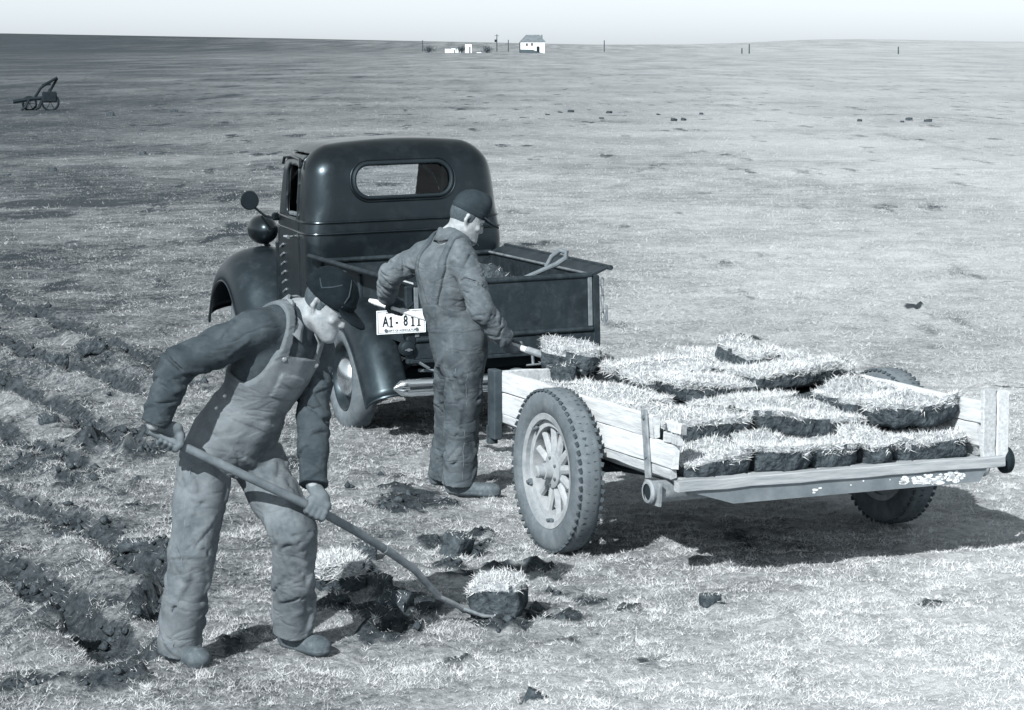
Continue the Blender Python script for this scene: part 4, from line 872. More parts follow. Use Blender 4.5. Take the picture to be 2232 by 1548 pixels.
# ------------------------------------------------------------------ people
def frame_from(f, u):
    f = unit(f); u = np.asarray(u, float); u = unit(u-f*(u@f)); r = np.cross(f, u); return r, f, u       # right, forward, up
def head_prims(c, r, f, u, neck):
    R = np.array([r, f, u]); L = lambda x, y, z: c+r*x+f*y+u*z
    skull = [p_ell(L(0, -.008, .032), R, (.076, .097, .098)), p_ell(L(0, .030, -.042), R, (.060, .066, .082))]
    for s in (-1, 1): skull.append(p_cone(L(s*.056, .004, -.058), L(s*.018, .070, -.100), .022, .020))
    skull += [p_ell(L(0, .074, -.100), R, (.028, .026, .022)), p_cone(L(0, -.028, -.05), neck, .056, .062)]
    feat = [p_cone(L(0, .090, .012), L(0, .104, -.032), .009, .0115), p_cone(L(-.038, .082, .026), L(.038, .082, .026), .011, .011), p_ell(L(0, .089, -.066), R, (.022, .011, .006)), p_ell(L(0, .087, -.077), R, (.020, .011, .007))]
    for s in (-1, 1):
        feat += [p_ell(L(s*.040, .066, -.026), R, (.022, .020, .018)), p_ell(L(s*.013, .098, -.035), R, (.008, .010, .007))]
        feat += [p_cone(L(s*.074, -.010, .016), L(s*.083, -.022, .022), .007, .008), p_cone(L(s*.083, -.022, .020), L(s*.082, -.026, -.010), .009, .009), p_cone(L(s*.082, -.024, -.010), L(s*.074, -.010, -.036), .009, .007)]
    eyes = [p_ell(L(s*.032, .094, .006), R, (.015, .012, .010)) for s in (-1, 1)]
    return skull, feat, eyes
def hand_prims(wrist, grip, h, g=0.0, thumb=1, rad=.017):
    """fingers wrapped round a shaft through grip with direction h"""
    h = unit(h); n = grip-wrist; n = unit(n-h*(n@h)); b = np.cross(h, n); ps = []
    pc = grip-n*.018+b*.026
    ps.append(p_cone(wrist, pc-n*.025, .027+g, .030+g, (b, .72))); ps.append(p_cone(pc-h*.026-n*.004, pc+h*.030-n*.004, .021+g, .020+g))
    for k, (o, l) in enumerate(((-.033, .95), (-.011, 1.06), (.011, 1.0), (.032, .82))):
        K = grip+h*o+b*.029+n*.004; A = grip+h*o*1.03+n*(rad+.012)*l+b*.016; B = grip+h*o*1.03+n*(rad+.010)*l-b*.014; T_ = grip+h*o*1.0-b*(rad+.010)-n*.004
        for a, c_, ra, rb in ((K, A, .0100, .0092), (A, B, .0092, .0086), (B, T_, .0086, .0072)): ps.append(p_cone(a, c_, ra+g, rb+g))
    t0 = grip-h*.030*thumb-n*.040+b*.010; t1 = grip-h*.046*thumb-n*.018-b*.016; t2 = grip-h*.038*thumb+n*.006-b*(rad+.011)
    ps += [p_cone(t0, t1, .0135+g, .0110+g), p_cone(t1, t2, .0108+g, .0088+g)]
    return ps
def limb(pts, rad, flat=None): return [p_cone(pts[i], pts[i+1], rad[i], rad[i+1], flat) for i in range(len(pts)-1)]
def wrinkle(F, amp, joints, seed, segs=None):
    """cloth folds: creases across the limb near the joints, longer drapes along it"""
    m, X = F.near(.045); n = len(X); d = np.tile(np.array([.2, .1, .97]), (n, 1)); best = np.full(n, .6)
    for a, b in segs or []:
        ab = b-a; t = np.clip((X-a)@ab/(ab@ab), 0, 1); q = np.linalg.norm(X-a-np.multiply.outer(t, ab), axis=1); k = q < best; best[k] = q[k]; d[k] = unit(ab)
    wob = .55*np.stack([vnoise(X*5+5, seed), vnoise(X*5+9, seed+1), vnoise(X*5+13, seed+2)], 1)
    al = np.sum(X*d, 1); lat = X-d*al[:, None]; k = np.full(n, .55)
    for j, rr_, s_ in joints: k += s_*np.exp(-(np.linalg.norm(X-j, axis=1)/rr_)**2)
    q1 = lat*5.5+d*(al*19)[:, None]+wob*1.3; q2 = lat*15+d*(al*3.6)[:, None]+wob
    dr = vnoise(q2, seed+5); sm_ = vnoise(X*26, seed+6); br = vnoise(q1*.6, seed+4)
    F.D[m] += (amp*(.30*dr+.08*sm_+.28*br*k*.6)).astype(np.float32)
def folds(pts, rad, seed, plan):
    """fold ridges and the creases beside them, wound over a sleeve or trouser leg; plan per segment: (count, run along in m, turn in radians, height)"""
    r = np.random.default_rng(seed); up, dn = [], []
    for i, (n, run, turn, hgt) in enumerate(plan):
        a, b = np.array(pts[i], float), np.array(pts[i+1], float); ln = np.linalg.norm(b-a); ax = (b-a)/ln; e1 = unit(np.cross(ax, [.3, .9, .2])); e2 = np.cross(ax, e1)
        for j in range(n):
            t0 = r.uniform(-.05, 1.0); ph = r.uniform(0, 2*math.pi); dt = run*r.uniform(.5, 1.3)/ln*r.choice([-1, 1]); dp = turn*r.uniform(.5, 1.25); P, Q = [], []
            for k in range(6):
                s_ = k/5; t = t0+dt*(s_-.5+.12*math.sin(3*s_+j)); f = ph+dp*(s_-.5); tt = min(1, max(0, t)); R_l = rad[i]+(rad[i+1]-rad[i])*tt; d = e1*math.cos(f)+e2*math.sin(f); c = a+ax*ln*min(1.05, max(-.05, t)); P.append(c+d*(R_l-.004)); Q.append(c+d*(R_l+.004)+ax*.021*(1 if dt > 0 else -1))
            h = hgt*r.uniform(.6, 1.3); pr = [.35, .85, 1, 1, .8, .3]
            for k in range(5): up.append(p_cone(P[k], P[k+1], h*pr[k], h*pr[k+1])); dn.append(p_cone(Q[k], Q[k+1], h*.80*pr[k], h*.80*pr[k+1]))
    return up, dn
def snap(F, p):                          # move a point onto the cloth surface
    p = np.array(p, float)
    for _ in range(14):
        g = np.clip(((p-F.lo)/F.res).astype(int), 1, np.array(F.n)-2); i, j, k = g; G = np.array([F.D[i+1, j, k]-F.D[i-1, j, k], F.D[i, j+1, k]-F.D[i, j-1, k], F.D[i, j, k+1]-F.D[i, j, k-1]]); l = np.linalg.norm(G)
        if l < 1e-6: break
        p = p-G/l*np.clip(F.D[i, j, k], -.03, .03)*.8
    return p
def boot(heel, toe, ankle, up, name, m, parent, base):
    f = unit(toe-heel); u = np.array([0, 0, 1.]); r = np.cross(f, u); P = [p_cone(heel+u*.045, heel+f*.10+u*.045, .042, .044, (r, .92)), p_cone(heel+f*.12+u*.042, toe-f*.045+u*.036, .047, .043, (u, .85)), p_ell(toe-f*.05+u*.040, np.array([r, f, u]), (.050, .062, .040)), p_cone(heel+f*.055+u*.06, ankle+u*.06, .050, .056)]
    F = field_for(P, .006); F.union(P, .025); X = F.grid(); zc = min(heel[2], toe[2]); F.D = np.maximum(F.D, zc+.002-X[..., 2]).astype(np.float32)
    sole = F.D-.005; keep = np.maximum(sole, X[..., 2]-(zc+.026)); F.D = np.minimum(F.D, keep).astype(np.float32); V, Q = F.mesh(1); return mesh_np(name, V-base, Q, MAT[m], parent)
def build(F, name, m, parent, base, relax=1):
    V, Q = F.mesh(relax); return mesh_np(name, V-base, Q, MAT[m], parent)
def ptag(mb, name, m, parent, base): mb.v = [tuple(np.array(v)-base) for v in mb.v]; return mb.build(name, MAT[m], parent, smooth=True, ang=45)
def sole_cut(F, hem, axis, r=.16):       # flat trouser or sleeve end
    X = F.grid(); d = (X-hem)@unit(axis); near = np.linalg.norm(X-hem, axis=-1) < r; F.D = np.where(near, np.maximum(F.D, d), F.D).astype(np.float32)

def make_person(label, J, look, spec):
    """J: joints in world space; look: head forward; spec: sizes, materials, cap, hands"""
    base = np.array([*(J['rfoot'][0][:2]+J['lfoot'][0][:2])/2, 0.0]); o = thing('person', label, 'person', tuple(base))
    neck, chest, pel = J['neck'], J['chest'], J['pelvis']; tu = unit(neck-pel); tr = J['rsh']-J['lsh']; tr = unit(tr-tu*(tr@tu)); tf = np.cross(tu, tr)
    hr = unit(J['rhip']-J['lhip']); hf = unit(np.cross(np.array([0, 0, 1.]), hr)); TR = np.array([tr, tf, tu]); HR = np.array([hr, hf, np.cross(hr, hf)])
    r, f, u = frame_from(*look); hc = J['head']; sk, feat, eyes = head_prims(hc, r, f, u, neck)
    # --- body: one continuous skin surface, slimmer than the clothes
    hands = spec['hands']; hp = []
    for wk, grip, h, th in hands: hp += hand_prims(J[wk], grip, h, 0, th)
    body = sk+[p_ell(chest, TR, (.145, .095, .19)), p_ell(pel, HR, (.135, .10, .12)), p_cone(chest, pel, .10, .11)]
    for s in 'rl': body += limb([J[s+'sh'], J[s+'el'], J[s+'wr']], [.050, .042, .028])+limb([J[s+'hip'], J[s+'kn'], J[s+'an']], [.080, .055, .042])+[p_cone(J[s+'an'], J[s+'foot'][0]*.6+J[s+'foot'][1]*.4+np.array([0, 0, .045]), .035, .028)]
    body += [p_cone(neck, chest, .07, .1)]+limb([J['lsh'], neck, J['rsh']], [.05, .06, .05])
    F = field_for(body+hp, .0060); F.union(body, .03); F.union(feat, .008); F.union(hp, .005); F.carve(eyes, .008)
    build(F, 'body', spec['skin'], o, base, 1)
    R = np.array([r, f, u]); L = lambda x, y, z: hc+r*x+f*y+u*z
    for s in (-1, 1):
        e = MB(); e.lathe([(-.011, .0005), (-.008, .0075), (0, .011), (.008, .0075), (.011, .0005)], (0, 0, 0), 'y', 12); e.v = [tuple(L(s*.032, .084, .006)+r*v[0]+f*v[1]+u*v[2]) for v in e.v]; ptag(e, 'eye', 'hair', o, base)
    # hair below the cap
    F = field_for(sk[:1], .0055, .03); F.union([p_ell(L(0, -.012, .030), R, (.080, .099, .100))], .01); X = F.grid(); q = X-hc; y, z = q@f, q@u
    F.D = np.maximum(np.maximum(F.D, y-(.012+.25*np.clip(z+.02, -.1, .1))), np.maximum(-z-.052+.25*np.clip(y+.05, 0, .1), z-.07)).astype(np.float32); build(F, 'hair', spec['hairm'], o, base, 1)
    # --- shirt
    ks = spec.get('k', 1.0); sh = [p_ell(chest+tu*.03, TR, (.185*ks, .128*ks, .215)), p_cone(chest-tu*.05, pel+tu*.04, .125*ks, .128*ks), p_ell(pel+tu*.08, TR, (.170*ks, .125*ks, .16))]
    sh += [p_cone(J['rsh']-tr*.015, neck+tr*.03, .078*ks, .062), p_cone(J['lsh']+tr*.015, neck-tr*.03, .078*ks, .062), p_ell(chest+tu*.12-tf*.03, TR, (.16, .10, .12))]
    arms = []
    for s in 'rl':
        ra = spec['sleeve'+s]; el_, wr = J[s+'el'], J[s+'wr']; arms += limb([J[s+'sh'], (J[s+'sh']+el_)/2, el_, (el_+wr)/2, wr], ra)
    col = [p_cone(neck+tu*.0+tf*.02, neck+tu*.035+tf*.012, .078, .070)]
    F = field_for(sh+arms+col, .0056); F.union(sh, .05); torso = F.copy(); F.union(arms, .035)
    wrinkle(F, spec.get('wr', .008), [(J['rel'], .11, 1.5), (J['lel'], .11, 1.5), (J['rsh'], .12, .7), (J['lsh'], .12, .7), (J['rwr'], .12, .9), (J['lwr'], .12, .9), (chest-tu*.15, .16, .8)], spec['seed'], [(J[a_+b_], J[a_+c_]) for a_ in 'rl' for b_, c_ in (('sh', 'el'), ('el', 'wr'))]+[(pel, neck)])
    for s in 'rl':
        el_, wr = J[s+'el'], J[s+'wr']; u1, d1 = folds([J[s+'sh'], (J[s+'sh']+el_)/2, el_, (el_+wr)/2, wr], spec['sleeve'+s], spec['seed']+ord(s), [(8, .12, .9, .0078), (11, .08, 1.3, .0092), (12, .06, 1.6, .0094), (9, .05, 1.8, .0078)])
        F.carve(d1, .008); F.union(u1, .016)
    for s in 'rl': sole_cut(F, J[s+'wr'], J[s+'wr']-J[s+'el'], .085)
    build(F, 'shirt', spec['shirt'], o, base, 0)
    V = []; FF = []; pr_ = [(.078, .010), (.070, .046), (.072, .064), (.083, .064), (.096, .036), (.116, -.004)]; na = 40
    for i in range(na+1):
        t = math.radians(22+316*i/na); d = tr*math.sin(t)*1.02+tf*math.cos(t)*1.0; fr0 = max(0, math.cos(t))
        for ra_, hh_ in pr_: V.append(neck+tf*.012+d*ra_*(1+.22*fr0*(hh_ < 0))+tu*(hh_*(1-.25*fr0)-.055*fr0-.004*math.sin(7*t)))
    for i in range(na):
        for j in range(5): FF.append((i*6+j, i*6+j+1, (i+1)*6+j+1, (i+1)*6+j))
    cl_ = ptag(MB().add(V, FF), 'collar', spec['collar'], o, base); mod(cl_, 'SOLIDIFY', thickness=.005)
    # --- overalls: trousers, bib, straps
    tk = spec.get('trouser', [.118, .108, .100, .098, .100]); legs = []
    for s in 'rl':
        hp_, kn, an = J[s+'hip'], J[s+'kn'], J[s+'hem']; legs += limb([hp_, (hp_+kn)/2, kn, (kn+an)/2, an], tk)
    hips = [p_ell(pel+np.array([0, 0, .03]), HR, (.185*ks, .145*ks, .15)), p_cone(pel+tu*.02, pel+tu*.2, .15*ks, .137*ks, (tf, .93))]
    F = field_for(sh+legs+hips, .0059); F.union(legs[:4], .03); F2 = Field.__new__(Field); F2.lo, F2.res, F2.n = F.lo, F.res, F.n; F2.D = np.full(F.n, 1., np.float32); F2.union(legs[4:], .03)
    F.D = np.minimum(F.D, F2.D); F.union(hips, .05); X = F.grid()
    Ft = Field.__new__(Field); Ft.lo, Ft.res, Ft.n = F.lo, F.res, F.n; Ft.D = np.full(F.n, 1., np.float32); Ft.union(sh, .05); q = X-pel; t, s_, fr = q@tu, q@tr, q@tf
    tb = np.where(fr > 0, spec['bib']-(spec['bib']-spec['waist'])*sstep(.125, .17, np.abs(s_)), spec['back']-(spec['back']-spec['waist'])*sstep(.03, .15, np.abs(s_)))
    up_ = np.maximum(Ft.D-.017, t-tb); pants = np.maximum(F.D, t-spec['waist'])
    w0, w1 = spec['strap']; fo = np.where(fr > 0, .10, w0+(w1-w0)*np.clip((t-spec['back'])/(.50-spec['back']), 0, 1))
    strap = np.maximum(np.maximum(Ft.D-.0135, np.abs(np.abs(s_)-fo)-.019), np.maximum(-(t-np.where(fr > 0, spec['bib']-.03, spec['back']-.04)), np.abs(s_)-.17))
    extra = []
    if spec['bib'] > .3:                  # chest pocket with a flap, waist seam
        for s0, t0, hw, hh in spec.get('pockets', []):
            extra.append(np.maximum(np.maximum(Ft.D-.0215, np.abs(s_-s0)-hw), np.maximum(np.abs(t-t0)-hh, -fr)))
            extra.append(np.maximum(np.maximum(Ft.D-.0265, np.abs(s_-s0)-hw-.004), np.maximum(np.abs(t-t0-hh+.022)-.026+.012*np.abs(s_-s0)/hw, -fr)))
    seam = np.maximum(np.minimum(F.D, Ft.D-.017)-.004, np.abs(t-spec.get('band', .17))-.016)
    F.D = np.minimum(np.minimum(up_, pants), seam).astype(np.float32)
    jn = [(J['rkn'], .13, 1.2), (J['lkn'], .13, 1.2), (J['rhem'], .14, 1.3), (J['lhem'], .14, 1.3), ((J['rhip']+J['lhip'])/2-np.array([0, 0, .08]), .15, 1.5), (pel+tu*.16, .14, .7)]
    wrinkle(F, spec.get('wr', .008)*.95, jn, spec['seed']+20, [(J[a_+b_], J[a_+c_]) for a_ in 'rl' for b_, c_ in (('hip', 'kn'), ('kn', 'hem'))]+[(pel, neck)])
    for s in 'rl':
        hp_, kn, an = J[s+'hip'], J[s+'kn'], J[s+'hem']; u1, d1 = folds([hp_, (hp_+kn)/2, kn, (kn+an)/2, an], tk, spec['seed']+7+ord(s), [(10, .22, .8, .0095), (9, .20, .7, .0090), (11, .16, .9, .0100), (10, .12, 1.1, .0098)])
        F.carve(d1, .009); F.union(u1, .018)
    u1, d1 = folds([pel-tu*.08, pel+tu*.10, pel+tu*.26], [.150*ks, .150*ks, .140*ks], spec['seed']+3, [(9, .07, .9, .0095), (11, .08, 1.0, .0095)]); F.union(u1, .018)
    F.D = np.minimum(F.D, strap).astype(np.float32)
    for e in extra: F.D = np.minimum(F.D, e).astype(np.float32)
    for s in 'rl': sole_cut(F, J[s+'hem'], J[s+'hem']-J[s+'kn'], .17)
    ov = build(F, 'overalls', spec['denim'], o, base, 0)
    for path in spec.get('seams', []):
        P2 = np.array([p_(J, pel, tr, tf, tu) if callable(p_) else p_ for p_ in path]); tt = np.linspace(0, len(P2)-1, 9*len(P2)); P2 = np.stack([np.interp(tt, np.arange(len(path)), P2[:, k]) for k in range(3)], 1)
        ptag(MB().tube([snap(F, p_) for p_ in P2], .0024, 6), 'seam', 'denim_seam', ov, base)
    def surf(s0, t0, front=1, off=.012):  # a point on the chest or back
        p = pel+tr*s0+tu*t0; d = tf*front; lo, hi = 0., .35
        for _ in range(20):
            m = (lo+hi)/2; g = ((p+d*m-Ft.lo)/Ft.res).astype(int); g = np.clip(g, 0, np.array(Ft.n)-1); lo, hi = (m, hi) if Ft.D[tuple(g)] < .012 else (lo, m)
        return p+d*(lo+off), d
    for s0, t0, fr_ in spec.get('buttons', []):
        p, d = surf(s0, t0, fr_, .004); b = MB(); e1 = np.cross(d, tu); n = 10; V = [p+d*.007]+[p+(e1*math.cos(2*math.pi*k/n)+tu*math.sin(2*math.pi*k/n))*.0105+d*.003 for k in range(n)]+[p+(e1*math.cos(2*math.pi*k/n)+tu*math.sin(2*math.pi*k/n))*.011-d*.004 for k in range(n)]
        b.add(V, [(0, 1+k, 1+(k+1) % n) for k in range(n)]+[(1+k, 1+n+k, 1+n+(k+1) % n, 1+(k+1) % n) for k in range(n)]); ptag(b, 'button', 'metalbit', ov, base)
    for hq, t0 in spec.get('rivets', []):
        pass
    for s in 'rl': boot(*J[s+'foot'], J[s+'an'], None, 'boot', 'boot', o, base)
    # --- cap
    cs = spec['cap']; dome = [p_ell(L(0, -.006, cs['z']), R, cs['rad'])]+[p_ell(L(*c_), R, q_) for c_, q_ in cs.get('bulge', [])]
    bill = [p_ell(L(0, .115, cs['bz']), np.array([r, unit(f-u*cs['droop']), unit(u+f*cs['droop'])]), (.073, .088, .017))]
    F = field_for(dome+bill, .005); F.union(dome, .03); X = F.grid(); q = X-hc; y, z = q@f, q@u; cut = z-(cs['rim']-.10*np.clip(y, -.1, .1)*cs.get('slope', 1)); F.D = np.maximum(F.D, -cut).astype(np.float32)
    band = np.maximum(F.D-.005, np.abs(cut-cs['band']/2)-cs['band']/2); wv = F.copy(); F.D = np.minimum(F.D, band).astype(np.float32); wrinkle(F, cs.get('wr', .004), [], spec['seed']+50)
    cap = build(F, 'cap', cs['mat'], o, base, 1)
    F = field_for(bill, .0045); F.union(bill, .01); X = F.grid(); q = X-hc; cv = (q@u)+1.6*(q@r)**2; F.D = np.maximum(np.abs(cv-(cs['bz']-cs['droop']*((q@f)-.115)))-.005, slotd(q@r, q@f-.108, .072, .082)).astype(np.float32); F.D = np.maximum(F.D, -((q@f)-.045)).astype(np.float32); build(F, 'bill', cs['mat'], cap, base, 1)
    for path in cs.get('piping', []):
        pts = []
        for a_, e_ in path:               # azimuth from the front towards the right, elevation on the dome, degrees
            a_, e_ = math.radians(a_), math.radians(e_); d = np.array([math.sin(a_)*math.cos(e_), math.cos(a_)*math.cos(e_), math.sin(e_)]); k = 1/np.linalg.norm(d/np.array(cs['rad'])); pts.append(L(0, -.006, cs['z'])+(r*d[0]+f*d[1]+u*d[2])*(k+.005))
        P2 = np.array(pts); tt = np.linspace(0, len(P2)-1, 4*len(P2)); P2 = np.stack([np.interp(tt, np.arange(len(pts)), P2[:, k]) for k in range(3)], 1)
        ptag(MB().tube(P2, .0030, 6), 'piping', 'piping', cap, base)
    if cs.get('button'): p = L(0, -.006, cs['z']+cs['rad'][2]+.003); ptag(MB().tube([p, p+u*.010], [.013, .008], 10), 'top_button', 'piping', cap, base)
    return o, base
def slotd(a, b, ra, rb): k = np.sqrt((a/ra)**2+(b/rb)**2); return (k-1)*min(ra, rb)

A = aty
# --- the bent man with the fork, in front
m1 = dict(pelvis=A(505, 965, 10.42), chest=A(590, 800, 10.36), neck=A(648, 690, 10.36), head=A(712, 668, 10.33),
    rsh=A(563, 715, 10.22), rel=A(388, 795, 10.10), rwr=A(334, 925, 10.06), lsh=A(688, 765, 10.50), lel=A(683, 905, 10.40), lwr=A(682, 1058, 10.22),
    rhip=A(447, 1000, 10.34), lhip=A(556, 1000, 10.50), rkn=A(418, 1200, 10.20), ran=A(396, 1405, 10.24), rhem=A(388, 1425, 10.23), lkn=A(640, 1160, 10.28), lan=A(640, 1380, 10.46), lhem=A(640, 1375, 10.44))
def gp(u, v, Y): p = A(u, v, Y); return np.array([p[0], p[1], zg(p[0], p[1])])
m1['rfoot'] = (gp(375, 1450, 10.28), gp(445, 1470, 10.10)); m1['lfoot'] = (gp(625, 1418, 10.50), gp(712, 1430, 10.36))
H1a, H1b = A(372, 958, 10.10), A(692, 1112, 10.19); hd1 = unit(H1b-H1a)
g1r, g1l = A(360, 955, 10.09)+hd1*.02, A(690, 1110, 10.19)
hd1 = unit(g1l-g1r)
def tp(s_, t_, q_): return lambda J, pel, tr, tf, tu: pel+tr*s_+tu*t_+tf*q_
def lp(a_, b_, k_, off): return lambda J, pel, tr, tf, tu: J[a_]*(1-k_)+J[b_]*k_+np.array(off)
spec1 = dict(seams=[[lp('rhip', 'rkn', -.1, (-.04, -.13, 0)), lp('rhip', 'rkn', .5, (-.05, -.12, 0)), lp('rkn', 'rhem', .0, (-.03, -.12, 0)), lp('rkn', 'rhem', .5, (-.02, -.12, 0)), lp('rkn', 'rhem', .95, (-.02, -.12, 0))]], seed=40, skin='skin', hairm='hair', shirt='shirt1', collar='collar1', denim='denim', k=1.0, wr=.015,
    sleever=[.082, .076, .068, .060, .055], sleevel=[.076, .069, .062, .057, .054], bib=.485, waist=.30, back=.40, strap=(.05, .10), band=.16,
    trouser=[.116, .102, .090, .086, .086], pockets=[(.02, .355, .066, .055)], buttons=[(.10, .465, 1), (-.10, .465, 1), (.02, .375, 1), (.165, .20, 1), (.175, .14, 1)],
    hands=[('rwr', g1r, hd1, -1), ('lwr', g1l, -hd1, -1)],
    cap=dict(z=.062, rad=(.092, .114, .092), rim=.028, slope=.9, band=.045, bz=.028, droop=.30, mat='cap1', wr=.005, button=True, bulge=[((0, -.02, .085), (.080, .095, .075))],
        piping=[[(170, 10), (150, 35), (120, 22), (100, 8), (75, 25), (55, 40)], [(35, -8), (30, 20), (25, 45), (10, 62)], [(-35, -8), (-30, 20), (-25, 45), (-10, 62)]]))
person1, b1 = make_person('man in bib overalls and dark cap bending forward to lift sod with a fork', m1, (np.array([.80, -.34, -.50]), np.array([.40, -.06, .92])), spec1)

# --- the standing man with the loaded shovel
m2 = dict(pelvis=A(1003, 775, 14.12), chest=A(968, 630, 14.14), neck=A(985, 520, 14.15), head=A(1018, 478, 14.14),
    rsh=A(1010, 568, 13.99), rel=A(1052, 678, 13.86), rwr=A(1102, 742, 13.96), lsh=A(922, 558, 14.32), lel=A(850, 598, 14.40), lwr=A(842, 652, 14.56),
    rhip=A(1012, 812, 14.06), lhip=A(988, 812, 14.24), rkn=A(1006, 935, 14.10), ran=A(1005, 1040, 14.12), rhem=A(1000, 1056, 14.12), lkn=A(984, 930, 14.40), lan=A(966, 1030, 14.46), lhem=A(966, 1040, 14.46))
m2['rfoot'] = (gp(985, 1080, 14.14), gp(1087, 1078, 14.06)); m2['lfoot'] = (gp(950, 1060, 14.46), gp(1020, 1052, 14.55))
S0, S1 = A(806, 655, 14.76), A(1190, 776, 13.92); sd2 = unit(S1-S0)
def on_shaft(u): # point of the shovel shaft above image column u
    t = np.linspace(0, 1, 400); P = S0+np.outer(t, S1-S0); d = (P-CAMP); uu = UC+FPX*d[:, 0]/(d[:, 1]*_c-d[:, 2]*_s); return P[np.argmin(np.abs(uu-u))]
g2l, g2r = on_shaft(864), on_shaft(1122)
spec2 = dict(seams=[[lp('rhip', 'rkn', -.1, (.03, -.15, 0)), lp('rhip', 'rkn', .5, (.03, -.15, 0)), lp('rkn', 'rhem', .0, (.03, -.15, 0)), lp('rkn', 'rhem', .95, (.03, -.15, 0))], [tp(.04, .05, -.2), tp(.13, .05, -.15), tp(.13, -.07, -.15), tp(.085, -.10, -.2), tp(.04, -.07, -.2), tp(.04, .05, -.2)]], seed=90, skin='skin2', hairm='hair', shirt='shirt2', collar='shirt2', denim='denim2', k=.98, wr=.015,
    sleever=[.076, .070, .063, .057, .050], sleevel=[.074, .068, .062, .056, .050], bib=.42, waist=.23, back=.30, strap=(.028, .10), band=.16,
    trouser=[.112, .100, .091, .088, .090], buttons=[(.10, .40, 1), (-.10, .40, 1)],
    hands=[('lwr', g2l, sd2, 1), ('rwr', g2r, -sd2, -1)],
    cap=dict(z=.072, rad=(.086, .106, .100), rim=.034, slope=.25, band=.03, bz=.045, droop=.22, mat='cap2', wr=.006, bulge=[((0, .05, .115), (.05, .045, .06))]))
person2, b2 = make_person('man in faded overalls and peaked cap standing with his back turned, lifting a shovel', m2, (np.array([.86, .22, -.42]), np.array([.36, .08, .92])), spec2)
F = field_for(hand_prims(m2['lwr'], g2l, sd2, .004, 1), .005); F.union(hand_prims(m2['lwr'], g2l, sd2, .004, 1), .006); build(F, 'glove', 'glove', person2, b2, 1)

# ------------------------------------------------------------------ their tools
fork = thing('digging_fork', 'long-handled digging fork held low by the bent man, its bent shank under a sod', 'fork', tuple(g1r))
def TK(mb, n, m, root, sm=True): mb.v = [tuple(np.array(v)-np.array(root.location)) for v in mb.v]; return mb.build(n, MAT[m], root, smooth=sm)
k0 = g1r-hd1*.09; k1 = g1l; k2 = A(852, 1205, 10.56); k3 = A(905, 1243, 10.70); k4 = A(955, 1300, 10.86); k5 = A(1015, 1330, 10.98); k6 = A(1085, 1340, 11.05)
TK(MB().tube([k0, g1r, k1, (k1+k2)/2+np.array([0, 0, .004]), k2], [.0165, .019, .0185, .0185, .0175], 12), 'shaft', 'handle', fork)
TK(MB().tube([k2-unit(k2-k1)*.05, k2, k3, (k3+k4)/2, k4], [.020, .019, .0165, .015, .016], 12), 'socket', 'steel', fork)
fw = unit(k5-k4); side = unit(np.cross(fw, [0, 0, 1.]))
TK(MB().tube([k4, (k4+k5)/2, k5], [.016, .020, .014], 10, flat=(np.cross(fw, side), .7)), 'neck', 'iron_light', fork)
for q in (-1.5, -.5, .5, 1.5): TK(MB().tube([k5-fw*.035, k5+side*q*.022, k5+side*q*.042+fw*.05, k6+side*q*.045], [.008, .0085, .008, .005], 7), 'tine', 'steel', fork)
sp = at(1072, 1338); sod('sod_block', 'tall block of cut sod with bright grass top resting on the fork tines', .25, .19, .155, (k6[0]+.005, k6[1]+.03, k6[2]+.004), -.25, 61, (.06, -.08), 1800, cat='sod', shade=.95, lenk=.85, round_=.25)
sv = thing('shovel', 'pale-handled shovel carried by the standing man, loaded with a clod', 'shovel', tuple(g2l))
TK(MB().tube([S0, S0+sd2*.05, S0+(S1-S0)*.5, S0+(S1-S0)*.86, S1], [.012, .0185, .0175, .0175, .018], 12), 'shaft', 'handle_pale', sv)
bt = S1+sd2*.10+np.array([0, 0, -.035]); TK(MB().tube([S0+(S1-S0)*.9, S1, (S1+bt)/2+np.array([0, 0, -.004])], [.021, .021, .017], 10), 'socket', 'steel', sv)
V = []; FF = []; fx = unit(np.array([sd2[0], sd2[1], 0])); fy = np.array([-fx[1], fx[0], 0]); nl, nw = 9, 9
for i in range(nl):
    a = i/(nl-1); hw_ = .105*(1-.1*a) if a < .6 else .105*.94*math.sqrt(max(.02, 1-((a-.6)/.42)**2))
    for j in range(nw):
        b = 2*j/(nw-1)-1; V.append((S1+bt)/2+fx*(a*.30-.02)+fy*b*hw_+np.array([0, 0, -.03+.035*b*b-.03*math.sin(a*2.2)]))
for i in range(nl-1):
    for j in range(nw-1): FF.append((i*nw+j, i*nw+j+1, (i+1)*nw+j+1, (i+1)*nw+j))
bl = TK(MB().add(V, FF), 'blade', 'steel', sv); mod(bl, 'SOLIDIFY', thickness=.004)
c_ = (S1+bt)/2+fx*.12+np.array([0, 0, -.045]); ang = math.atan2(fx[1], fx[0])
sod('sod_clod', 'ragged clod of sod heaped on the raised shovel blade', .33, .22, .15, tuple(c_), ang+.25, 62, (.05, .10), 1800, cat='sod', shade=.85, lenk=.9, round_=.5)
sod('earth_clod', 'dark lump of soil hanging off the near edge of the raised shovel', .17, .12, .12, tuple(c_+np.array([-.03, -.13, -.06])), ang, 63, (.2, -.1), 60, cat='clod', round_=.9)

F = field_for(hand_prims(m2['rwr'], g2r, -sd2, .004, -1), .005); F.union(hand_prims(m2['rwr'], g2r, -sd2, .004, -1), .006); build(F, 'glove', 'glove_grey', person2, b2, 1)
for wk, g_, h_, t_ in spec1['hands']:
    pp = hand_prims(m1[wk], g_, h_, .0035, t_); F = field_for(pp, .005); F.union(pp, .006); build(F, 'glove', 'glove_grey', person1, b1, 1)
